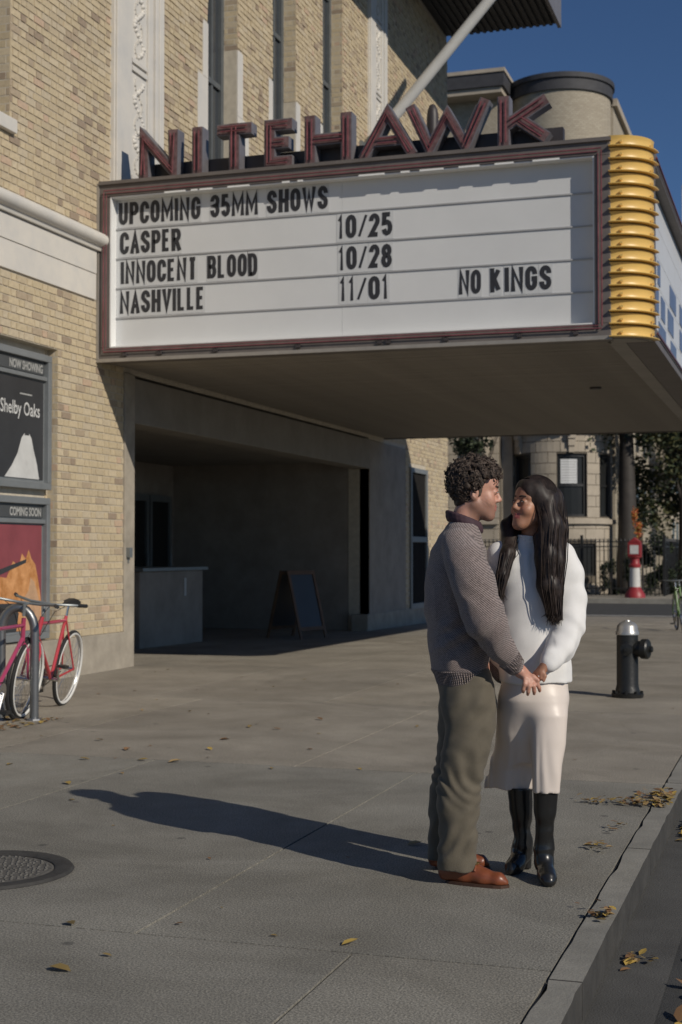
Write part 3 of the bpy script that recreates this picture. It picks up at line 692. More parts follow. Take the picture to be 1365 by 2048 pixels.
# ================================================================ bicycles
mat('bike_red', (.52,.045,.06), .28, .06, 5, coat=.6)
mat('bike_pink', (.40,.05,.12), .3, .06, 5, coat=.6)
mat('bike_green', (.09,.20,.03), .35, .06, 5, coat=.4)
mat('tyre_black', (.02,.02,.02), .8, .2, 20)
mat('tyre_white', (.72,.71,.67), .6, .06, 9)
mat('chrome', (.62,.62,.62), .2, .05, 5, metal=1.)
mat('saddle_black', (.02,.02,.02), .5, .2, 10)
def bicycle(label, loc, heading, lean, fm, wall, group, steer=0.):
    root = thing('bicycle', label, 'bicycle', loc, 0, group)
    root.rotation_mode = 'XYZ'
    root.matrix_world = Matrix.Translation(loc) @ Matrix.Rotation(heading, 4, 'Z') @ Matrix.Rotation(lean, 4, 'X')
    R = .345
    V = lambda x, z, y=0: (x, y, z)
    ra, fa, bb, sc_, hd, hb = (0, R), (1.03, R), (.43, .285), (.285, .80), (.905, .80), (.93, .66)
    fr = MB(); fr.tube([V(*sc_), V(*hd)], .016, 8).tube([V(*bb), V(.925,.69)], .018, 8).tube([V(*bb), V(.275,.84)], .016, 8).tube([V(.895,.86), V(.94,.63)], .02, 8)
    for s in (-1, 1): fr.tube([V(*bb, s*.03), V(*ra, s*.055)], .010, 6).tube([V(sc_[0],sc_[1],s*.012), V(*ra, s*.055)], .008, 6)
    fr.build('frame', fm, root, smooth=True)
    fk = MB()
    for s in (-1, 1): fk.tube([V(.94,.64,s*.03), V(.955,.56,s*.055), V(.99,.44,s*.055), V(*fa, s*.055)], .011, 8)
    fk.tube([V(.94,.64,-.03), V(.94,.64,.03)], .014, 6).build('fork', fm, root, smooth=True)
    for (cx, cz) in (ra, fa):
        wl = MB().tube([(cx+R*.93*math.cos(a), 0, cz+R*.93*math.sin(a)) for a in [2*math.pi*i/40 for i in range(40)]], .011, 6, closed=True).build('wheel', 'chrome', root, smooth=True)
        ty = MB(); ty.tube([(cx+(R-.012)*math.cos(a), 0, cz+(R-.012)*math.sin(a)) for a in [2*math.pi*i/40 for i in range(40)]], .0185, 8, closed=True); ty.build('tyre', 'tyre_black', wl, smooth=True)
        if wall:
            wt = MB()
            for s in (-1, 1): wt.tube([(cx+(R-.024)*math.cos(a), s*.0105, cz+(R-.024)*math.sin(a)) for a in [2*math.pi*i/40 for i in range(40)]], .0125, 6, closed=True)
            wt.build('white_wall', 'tyre_white', wl, smooth=True)
        sp = MB()
        for i in range(28):
            a = 2*math.pi*i/28; s = 1 if i % 2 else -1; b = a+s*.6
            sp.tube([(cx+.02*math.cos(b), s*.025, cz+.02*math.sin(b)), (cx+R*.92*math.cos(a), 0, cz+R*.92*math.sin(a))], .0012, 3, caps=False)
        sp.tube([(cx,-.06,cz),(cx,.06,cz)], .016, 8); sp.build('spokes', 'chrome', wl)
    MB().tube([V(.275,.82), V(.258,.94)], .013, 8).build('seat_post', 'chrome', root)
    sd_ = MB(); sd_.tube([(.10,0,.965),(.14,0,.97),(.22,0,.965),(.32,0,.955),(.39,0,.95)], [.045,.075,.065,.028,.016], 10); sd_.v = [(x,y,.96+(z-.96)*.45) for x,y,z in sd_.v]; sd_.build('saddle', 'saddle_black', root, smooth=True)
    hbm = MB().tube([V(.885,.88), V(.87,.98)], .014, 8).tube([V(.87,.975), V(.95,.985)], .014, 8)
    hbm.tube([V(.80,1.0,-.30), V(.88,1.0,-.25), V(.95,.985,-.1), V(.95,.985,.1), V(.88,1.0,.25), V(.80,1.0,.30)], .0115, 8); hnd = hbm.build('handlebar', 'grey_metal', root, smooth=True)
    for s in (-1, 1): MB().tube([V(.74,1.0,s*.325), V(.84,1.0,s*.275)], .0165, 8).build('grip', 'saddle_black', hnd, smooth=True)
    for s in (-1, 1): MB().tube([V(.93,.985,s*.2), V(1.0,.93,s*.14), V(.96,.7,s*.03)], .003, 4).build('brake_cable', 'saddle_black', hnd)
    cr = MB().lathe([(.02,0),(.085,0),(.09,.004),(.085,.008),(.02,.008)], n=24, M4=Matrix.Translation((.43,-.055,.285)) @ Matrix.Rotation(math.pi/2, 4, 'X'))
    cr.tube([(.43,-.07,.285),(.35,-.075,.15)], .011, 6).tube([(.43,.07,.285),(.51,.075,.42)], .011, 6).tube([(.43,-.07,.285),(.43,.07,.285)], .018, 8); ck = cr.build('crank', 'chrome', root)
    MB().box((.30,-.16,.14),(.40,-.085,.162)).build('pedal', 'saddle_black', ck); MB().box((.46,.085,.41),(.56,.16,.432)).build('pedal', 'saddle_black', ck)
    MB().tube([(.43,-.062,.375),(.0,-.062,.385)], .005, 4).tube([(.43,-.062,.195),(.0,-.062,.305)], .005, 4).build('chain', 'tyre_black', root)
    for s in (1,):
        pass
    return root
hd_ = math.atan2(-1.18, .20)
bicycle('red bicycle with white wall tyres leaning at the hoop rack', (1.40, 11.66, 0.0), hd_, math.radians(-9), 'bike_red', True, 'bicycles at the rack')
bicycle('pink bicycle behind the hoop rack, mostly cut off by the picture edge', (1.78, 9.55, 0.0), math.radians(101), math.radians(7), 'bike_pink', False, 'bicycles at the rack')
bicycle('green framed bicycle with black tyres parked at the right edge near the corner', (5.52, 28.5, gz(28.0)), math.radians(-78), math.radians(4), 'bike_green', False, None)
# ================================================================ fire hydrant
mat('hydrant_black', (.014,.014,.013), .42, .3, 14, .2, 40)
mat('hydrant_silver', (.48,.47,.44), .35, .15, 14, metal=.6)
hy = thing('fire_hydrant', 'black fire hydrant with silver cap standing near the kerb', 'fire hydrant', (6.25, 14.0, 0))
MB().lathe([(.001,0),(.15,0),(.155,.035),(.12,.05),(.112,.09),(.105,.12),(.103,.60)], n=24).build('barrel', 'hydrant_black', hy, smooth=True)
MB().lathe([(.103,.60),(.112,.605),(.112,.63),(.104,.64),(.098,.69),(.07,.72),(.035,.732),(.03,.745),(.001,.747)], n=24).build('cap', 'hydrant_silver', hy, smooth=True)
fl_ = MB()
for i in range(8):
    a = 2*math.pi*i/8; fl_.lathe([(.001,.065),(.014,.065),(.014,.035)], (.135*math.cos(a), .135*math.sin(a), 0), 6)
fl_.build('flange_bolts', 'hydrant_black', hy)
a = math.radians(-12); Rn = Matrix.Rotation(a, 4, 'Z') @ Matrix.Translation((.0,0,.47)) @ Matrix.Rotation(math.pi/2, 4, 'Y')
nz_ = MB().lathe([(.075,.05),(.078,.14),(.095,.145),(.098,.20),(.085,.215),(.03,.22),(.028,.25),(.001,.25)], n=20, M4=Rn).build('nozzle', 'hydrant_black', hy, smooth=True)
Rn2 = Matrix.Rotation(a+math.radians(-75), 4, 'Z') @ Matrix.Translation((.0,0,.47)) @ Matrix.Rotation(math.pi/2, 4, 'Y')
MB().lathe([(.048,.05),(.05,.12),(.062,.125),(.06,.165),(.02,.17),(.02,.19),(.001,.19)], n=16, M4=Rn2).build('nozzle', 'hydrant_black', hy, smooth=True)
# ================================================================ fire alarm box across the street
mat('alarm_red', (.30,.03,.035), .45, .15, 8)
mat('alarm_white', (.62,.61,.58), .5, .1, 8)
fa_ = thing('fire_alarm_box', 'red and white fire alarm pedestal on the far corner', 'alarm box', (2.2, 51.2, -.2))
MB().lathe([(.001,0),(.36,0),(.35,.12),(.26,.26),(.2,.36),(.19,.38)], n=16).build('base', 'alarm_red', fa_, smooth=True)
MB().lathe([(.19,.38),(.185,.5),(.175,1.05),(.20,1.07)], n=16).build('shaft', 'alarm_white', fa_, smooth=True)
MB().lathe([(.20,1.07),(.21,1.16),(.16,1.22),(.16,1.38),(.25,1.44),(.25,1.47)], n=16).build('collar', 'alarm_red', fa_, smooth=True)
bxo = MB().box((-.23,-.17,1.472),(.23,.17,1.95)).prism([(-.24,1.952),(.24,1.952),(.0,2.14)], lambda a, b, n: (a, -.18+n, b), .36).build('box', 'alarm_red', fa_, bevel=.02)
MB().box((-.15,-.185,1.55),(.15,-.172,1.86)).build('door', 'alarm_white', bxo)
# ================================================================ foliage
for nme, c in dict(leaf_dark=(.022,.034,.018), leaf_mid=(.04,.055,.022), leaf_olive=(.075,.075,.025), leaf_orange=(.50,.12,.025), leaf_yellow=(.42,.29,.07), leaf_brown=(.20,.11,.05), bark=(.045,.038,.032), leaf_tan=(.32,.22,.10), leaf_green=(.24,.17,.06)).items(): mat(nme, c, .7, .3, 3)
def leaves(n, cen, rad, size, mats, seed, clumps=9, flat=.6):
    r = random.Random(seed); mb = MB(); cs = []
    for _ in range(clumps):
        while True:
            p = Vector((r.uniform(-1,1), r.uniform(-1,1), r.uniform(-1,1)))
            if p.length < 1: break
        cs.append((p, r.uniform(.22, .45)))
    for i in range(n):
        p, cr = cs[r.randrange(clumps)]
        q = Vector((r.gauss(0,1), r.gauss(0,1), r.gauss(0,1)*flat)); q = p+q.normalized()*cr*r.random()**.4
        c = Vector((cen[0]+q.x*rad[0], cen[1]+q.y*rad[1], cen[2]+q.z*rad[2]))
        a = Vector((r.gauss(0,1), r.gauss(0,1), r.gauss(0,.6))).normalized(); b = a.orthogonal().normalized(); b.rotate(Matrix.Rotation(r.random()*6.28, 3, a)); s = size*r.uniform(.6, 1.4)
        mb.add([c-a*s*.5, c+b*s*.28, c+a*s*.5, c-b*s*.28], [(0,1,2,3)], r.randrange(len(mats)))
    return mb
def make_tree(name, label, base, h, tr, crown_c, crown_r, mats, seed, n, size, group=None, lean=0, clumps=10):
    t = thing(name, label, 'tree', base, 0, group); r = random.Random(seed)
    mb = MB(); mb.tube([(0,0,-.05),(0.03,0,h*.3),(lean*.5,.05,h*.65),(lean,0,h)], [tr*1.25,tr,tr*.75,tr*.4], 10)
    for k in range(9):
        z = h*r.uniform(.5,.95); e = Vector((crown_c[0]+crown_r[0]*r.uniform(-.7,.7), crown_c[1]+crown_r[1]*r.uniform(-.7,.7), crown_c[2]+crown_r[2]*r.uniform(-.5,.6)))
        m_ = Vector((lean*z/h,0,z)); mid = m_.lerp(e,.5)+Vector((0,0,.3)); mb.tube([m_, mid, e], [tr*.35,tr*.2,tr*.06], 6)
    mb.build('trunk', 'bark', t, smooth=True)
    leaves(n, crown_c, crown_r, size, mats, seed+1, clumps).build('crown', mats, t)
    return t
make_tree('street_tree', 'thick dark street tree trunk beside the corner apartment house', (1.38,55.9,-.2), 9, .36, (.3,0,8.2), (2.6,2.4,3.2), ['leaf_dark','leaf_mid','leaf_olive'], 3, 5000, .22)
make_tree('street_tree', 'dark leafy street tree at the right edge behind the alarm box', (3.3,58.6,-.2), 7, .2, (-.3,0,5.6), (2.1,2.0,3.2), ['leaf_dark','leaf_mid','leaf_olive'], 5, 9000, .20, clumps=26)
make_tree('street_tree', 'young street tree hidden behind the man with dark leaves over his hair', (-3.6,51.5,-.2), 5.4, .09, (0.1,0,6.7), (2.1,1.2,1.5), ['leaf_dark','leaf_mid'], 8, 3400, .18)
make_tree('street_tree', 'slim sapling with orange autumn leaves above the red alarm box', (2.35,52.2,-.2), 2.2, .03, (-.12,0,2.75), (.32,.3,.75), ['leaf_orange','leaf_orange','leaf_yellow'], 12, 420, .10, clumps=7)
make_tree('street_tree', 'olive street tree farther up the avenue at the right edge', (3.0,71,-.2), 8, .25, (0,0,6.5), (2.2,2.4,3.6), ['leaf_mid','leaf_olive','leaf_dark'], 21, 5000, .28, clumps=14)
def shrub(name, label, base, r, mats, seed, n=900, size=.09):
    s = thing(name, label, 'shrub', base)
    leaves(n, (0,0,r[2]), r, size, mats, seed, 14, 1).build('foliage', mats, s)
    MB().tube([(0,0,-.05),(0,0,r[2]*1.2)], [.05,.02], 6).build('stem', 'bark', s)
shrub('round_shrub', 'round dark clipped shrub behind the iron fence', (.95,54.15,-.2), (.42,.4,.62), ['leaf_dark','leaf_mid'], 31, 1500, .09)
shrub('conical_shrub', 'narrow upright dark shrub behind the iron fence', (1.72,54.2,-.2), (.32,.32,.85), ['leaf_dark','leaf_mid'], 32, 1500, .09)
shrub('hedge', 'dark tall hedge behind the fence at the right edge', (2.75,55.6,-.2), (.95,.9,1.1), ['leaf_dark','leaf_dark','leaf_mid'], 33, 5000, .12)
# ================================================================ corner apartment house
mat('joint_stone', (.13,.11,.085), .95, .2, 5)
mat('apt_brick', (.38,.33,.26), .9, .18, 9, .3, 30)
mat('roof_dark', (.05,.05,.055), .7, .2, 4)
mat('blind', (.62,.63,.63), .6, .05, 3)
m = M['apt_brick']; N, L = tree(m)
bt = N.new('ShaderNodeTexBrick'); bt.inputs['Scale'].default_value = 3.2; bt.inputs['Color1'].default_value = (.44,.39,.30,1); bt.inputs['Color2'].default_value = (.36,.31,.235,1); bt.inputs['Mortar'].default_value = (.30,.265,.21,1); bt.inputs['Mortar Size'].default_value = .03
tcn = [n for n in N if n.type == 'TEX_COORD'][0]; mpn = N.new('ShaderNodeMapping'); mpn.inputs['Rotation'].default_value = (math.pi/2, 0, 0)
L.new(tcn.outputs['Object'], mpn.inputs[0]); L.new(mpn.outputs[0], bt.inputs['Vector']); L.new(bt.outputs[0], N['Principled BSDF'].inputs['Base Color'])
AP = thing('apartment_house', 'limestone corner apartment house with round bay across the side street', 'apartment house', (-1.23, 56.4, -.2))
AX, AY, AZ = -1.23, 56.4, -.2
def ab(mb, name, m, parent=AP, **k):
    mb.v = [(x-AX, y-AY, z-AZ) for x, y, z in mb.v]; return mb.build(name, m, parent, **k)
def curved(mb, r0, r1, a0, a1, z0, z1, n=4):
    """a0, a1 in degrees, 0 = towards -Y, positive to +X"""
    vs = []
    for i in range(n+1):
        a = math.radians(a0+(a1-a0)*i/n-90)
        for r in (r0, r1):
            for z in (z0, z1): vs.append((AX+r*math.cos(a), AY+r*math.sin(a), z))
    fs = [(0,1,3,2), (4*n,4*n+2,4*n+3,4*n+1)]
    for i in range(n):
        b = 4*i; c = b+4; fs += [(b+2,b+3,c+3,c+2),(b,c,c+1,b+1),(b+1,c+1,c+3,b+3),(b,b+2,c+2,c)]
    return mb.add(vs, fs)
BW = [(-60,-27,2.78,5.2),(4,38,2.78,5.2),(56,82,2.78,5.2),(6,50,.5,1.75),(-60,-27,.5,1.75)]
bcore = MB(); R0 = 2.0
ed = [-92,-60,-27,4,6,38,50,56,82,92]; 
zz = [-.3,.5,1.75,2.78,5.2,6.3]
for a0, a1 in zip(ed[:-1], ed[1:]):
    for z0, z1 in zip(zz[:-1], zz[1:]):
        if not any(w_[0] <= a0 and w_[1] >= a1 and w_[2] <= z0 and w_[3] >= z1 for w_ in BW): curved(bcore, 1.7, R0-.02, a0, a1, z0, z1)
ab(bcore, 'bay_core', 'joint_stone')
ab(curved(MB(), 1.66, R0, -180, 180, 6.32, 19.3, 48), 'bay_drum', 'apt_brick', smooth=True)
ab(curved(MB(), 1.7, R0+.09, -180, 180, 19.3, 19.75, 48), 'bay_cornice', 'roof_dark', smooth=True); ab(curved(MB(), 1.7, R0+.16, -180, 180, 19.752, 19.95, 48), 'bay_cornice', 'roof_dark', smooth=True)
ab(curved(MB(), 0, R0+.02, -180, 180, 19.951, 19.99, 48), 'bay_roof', 'roof_dark')
row = 0; z = -.2; hs = .42
while z < 6.2:
    off = (row % 2)*14; a = -90+off-28
    while a < 90:
        a0, a1 = max(a, -90), min(a+28, 90); a += 28
        segs = [(a0, a1)]
        for w_ in BW:
            if w_[2] < z+hs-.06 and w_[3] > z+.06:
                ns = []
                for s, e in segs:
                    if e <= w_[0] or s >= w_[1]: ns.append((s, e))
                    else:
                        if s < w_[0]: ns.append((s, w_[0]))
                        if e > w_[1]: ns.append((w_[1], e))
                segs = ns
        for s, e in segs:
            if e-s > 2: ab(curved(MB(), 1.75, R0+rnd.uniform(0,.006), s+.35, e-.35, z+.012, min(z+hs-.012, 6.3)), 'stone_block', 'limestone')
    z += hs; row += 1
for (a0, a1, z0, z1) in BW:
    wn = ab(curved(MB(), 1.78, 1.82, a0, a1, z0, z1), 'window', 'dark_glass')
    f_ = MB()
    for q in ((a0,a0+2.5),(a1-2.5,a1)): curved(f_, 1.82, 1.88, q[0], q[1], z0, z1, 1)
    curved(f_, 1.82, 1.88, a0+2.5, a1-2.5, z0, z0+.09); curved(f_, 1.82, 1.88, a0+2.5, a1-2.5, z1-.12, z1)
    if z0 > 2: curved(f_, 1.82, 1.87, a0+2.5, a1-2.5, (z0+z1)/2-.05, (z0+z1)/2+.05)
    ab(f_, 'frame', 'black_paint', wn)
for k in range(9):
    ab(curved(MB(), 1.825, 1.84, 8, 28, 4.06+k*.105, 4.155+k*.105, 2), 'blind_slat', 'blind')
ab(curved(MB(), 1.75, R0+.14, -90, 90, 2.50, 2.68, 30), 'sill_course', 'limestone', smooth=True)
ab(curved(MB(), 1.75, R0+.16, -90, 90, 6.0, 6.16, 30), 'string_course', 'limestone', smooth=True); ab(curved(MB(), 1.75, R0+.26, -90, 90, 6.165, 6.33, 30), 'string_course', 'limestone', smooth=True)
for a in (-44, 20, 68):
    b_ = MB()
    for i, (r, h0, h1, wd) in enumerate([(.20,5.78,5.998,4),(.14,5.5,5.778,3.6),(.08,5.25,5.498,3)]): curved(b_, 1.9, R0+r, a-wd, a+wd, h0, h1, 1)
    ab(b_, 'keystone', 'limestone')
# flat wing of the house
FYW = 54.6; ab(MB().box((-16, FYW+.02, -.3), (-3.42, 57, 19.2)), 'wing_wall', 'joint_stone')
fz = -.2; row = 0
while fz < 7.4:
    x = -9-(.6 if row % 2 else 0)
    while x < -3.42:
        x1 = min(x+1.2, -3.40)
        if x1-x > .15 and not (-8.2 < (x+x1)/2 < -6.9 and 2.6 < fz < 5.0): ab(MB().box((x+.008, FYW, fz+.01), (x1-.008, FYW+.1, fz+hs-.01)), 'stone_block', 'limestone')
        x += 1.2
    fz += hs; row += 1
ab(MB().box((-3.418, 55.3, -.2), (-2.98, 57, 7.39)), 'wing_return', 'limestone')
ab(MB().box((-16, FYW-.004, 7.4), (-3.405, 57, 19.2)), 'wing_upper_wall', 'apt_brick')
ab(MB().box((-16, FYW-.14, 2.5), (-3.39, FYW-.005, 2.68)), 'sill_course', 'limestone')
cw = ab(MB().box((-16, FYW-.9, 19.2), (-3.05, 57, 19.42)), 'wing_cornice', 'limestone'); ab(MB().box((-16, FYW-1.0, 19.425), (-2.95, 57.1, 19.95)), 'wing_parapet', 'roof_dark'); ab(MB().box((-16.05, FYW-1.05, 19.955), (-2.9, 57.1, 20.1)), 'wing_coping', 'limestone')
for zq in (16.9, 13.5):
    for y_ in (55.0,):
        ab(MB().box((-3.40, y_, zq), (-3.395, y_+.7, zq+1.7)), 'window', 'dark_glass')
# carved urn console on the wing
ur = MB().lathe([(.02,5.0),(.10,5.05),(.22,5.3),(.30,5.6),(.32,5.8),(.22,5.95),(.26,6.05),(.30,6.15)], (-3.95, FYW-.25, 0), 14)
for i in range(10):
    a = i*.62; ur.lathe([(.001,.12),(.06,.06),(.08,0)], (-3.95+.3*math.cos(a), FYW-.25+.3*math.sin(a), 5.55+.1*(i % 3)), 7)
ab(ur, 'carved_console', 'limestone', smooth=True)
# side along the avenue
ab(MB().box((-15, 57.2, -.3), (.78, 74, 19.3)), 'avenue_wall', 'apt_brick')
for k in range(5):
    for j in range(5): 
        wq = ab(MB().box((.78, 58.6+3*k, 2.6+3.3*j), (.79, 59.8+3*k, 4.7+3.3*j)), 'window', 'dark_glass'); ab(MB().box((.791, 58.5+3*k, 2.45+3.3*j), (.86, 59.9+3*k, 2.58+3.3*j)), 'sill', 'limestone', wq)
ab(MB().box((-15, 57.15, 19.302), (.95, 74.1, 19.6)), 'avenue_cornice', 'limestone')
# ================================================================ row houses farther along
def row_house(label, y0, y1, x, h, m, seed, cols=3, dp=12):
    t = thing('row_house', label, 'house', (x, y0, -.2), 0, 'houses along the avenue'); r = random.Random(seed)
    w_ = y1-y0; mb = MB().box((-dp,0,-.1),(0,w_-.02,h)); mb.build('wall', m, t)
    MB().box((-dp,-.05,h+.002),(.45,w_+.0,h+.6)).build('cornice', 'limestone_dark', t)
    n = int(h/3.4)
    for j in range(n):
        for k in range(cols):
            a = (k+.5)*w_/cols-.55
            wn = MB().box((0,a,1.2+3.3*j),(.012,a+1.1,3.2+3.3*j)).build('window', 'dark_glass', t)
            MB().box((.013,a-.1,1.05+3.3*j),(.09,a+1.2,1.18+3.3*j)).build('sill', 'limestone', wn)
            MB().box((.013,a-.1,3.22+3.3*j),(.07,a+1.2,3.4+3.3*j)).build('lintel', 'limestone', wn)
mat('cream_stone', (.50,.45,.36), .85, .12, 2)
mat('tan_brick', (.36,.26,.17), .9, .15, 8)
mat('pale_far', (.52,.52,.50), .85, .1, 1)
row_house('cream row house next beyond the corner apartment house', 74.2, 81, 1.5, 14, 'cream_stone', 1)
row_house('tan brick row house between the cream row houses', 81, 88, 1.2, 14.5, 'tan_brick', 2)
row_house('farther cream row house beyond the tan one', 88, 96, 1.5, 14, 'cream_stone', 3)
row_house('tall pale apartment block far up the avenue, top seen above the marquee', 205, 225, 1.0, 53, 'pale_far', 4, 7, 9)
# ================================================================ iron fence
fe = thing('iron_fence', 'black wrought iron picket fence around the corner apartment house', 'fence', (-6, 53.4, -.2))
pk = MB().box((-.014,-.014,0),(.014,.014,2.0)).lathe([(.014,1.99),(.035,2.03),(.001,2.14)], n=4).mesh('picket', 'black_paint')
def fbox(a, b, nm): MB().box(tuple(np.subtract(a, (-6,53.4,-.2))), tuple(np.subtract(b, (-6,53.4,-.2)))).build(nm, 'black_paint', fe)
xp = -6.0
while xp < 3.0:
    o = link('picket', pk, fe); o.location = (xp+6, 0, 0); xp += .155
yp = 53.55
while yp < 75:
    o = link('picket', pk, fe); o.location = (9.02, yp-53.4, 0); yp += .155
for z in (.05, 1.6, 1.78): fbox((-6,53.385,z), (3.0,53.415,z+.04), 'rail'); fbox((3.005,53.5,z), (3.035,75,z+.04), 'rail')
for x in (-3.0, 0.0, 3.02): fbox((x-.05,53.35,-.2), (x+.05,53.45,2.05), 'post')
# ================================================================ fallen leaves
lf = MB(); r = random.Random(77)
def leaf(x, y, z, s, mi, flat=.5):
    if x > 7.17 and z > -.1: x = max(x, 7.24); z = -.149
    a = r.random()*6.28; ca, sa = math.cos(a), math.sin(a); tl = r.uniform(-flat, flat); ps = []
    for (u, v) in [(-.6,0),(-.2,.32),(.25,.28),(.6,0),(.25,-.28),(-.2,-.32)]:
        U_, V_ = u*s, v*s; h = (abs(v)*s*.5+max(0, U_*tl))+.003; ps.append((x+U_*ca-V_*sa, y+U_*sa+V_*ca, z+h))
    lf.add(ps, [(0,1,2,3),(0,3,4,5)], mi)
def pile(px, py, n, sx, sy, s=.045, mis=(0,1,2,3)):
    c = on(px, py, 2, 0)
    for _ in range(n): leaf(c[0]+r.gauss(0,sx), c[1]+r.gauss(0,sy), .004+abs(r.gauss(0,.012)), s*r.uniform(.5,1.3), r.choice(mis), .9)
pile(1345,1600,150,.10,.10); pile(1300,1612,90,.12,.05,.035); pile(1230,1608,40,.12,.03,.03); pile(1232,1838,60,.06,.04,.04); pile(1195,1700,16,.03,.05,.035); pile(1235,1660,10,.03,.05,.03)
for _ in range(120):                                   # gutter and road edge
    y = r.uniform(3.6, 9); leaf(7.46+abs(r.gauss(0,.16)), y, -.152, r.uniform(.04,.085), r.choice((0,0,1,2)), .9)
for (px, py) in [(500,1455),(555,1460),(450,1480),(640,1440),(285,1522),(350,1525),(545,1538),(720,1540),(135,1568),(120,1942),(140,1850),(255,1500),(420,1500),(200,1482),(170,1520),(830,1690),(940,1465),(700,1890),(20,1530),(620,1500),(380,1425),(60,1450),(30,1455),(10,1450),(15,1438),(45,1448),(25,1432)]:
    c = on(px, py, 2, 0); leaf(c[0], c[1], .002, r.uniform(.04,.085), r.choice((0,1,2,3)))
for _ in range(90):
    x, y = r.uniform(.3,6.9), r.uniform(4,16); leaf(x, y, gz(y)+.001, r.uniform(.015,.04), r.choice((2,3,1)))
for _ in range(70): leaf(r.uniform(1.2,2.0), r.uniform(9.7,10.7), .002, r.uniform(.03,.07), r.choice((0,1,2,3)))
o = lf.build('leaf_litter', ['leaf_yellow','leaf_tan','leaf_brown','leaf_green']); tag(o, 'scattered yellow and brown fallen leaves along the kerb and sidewalk', None, kind='stuff')
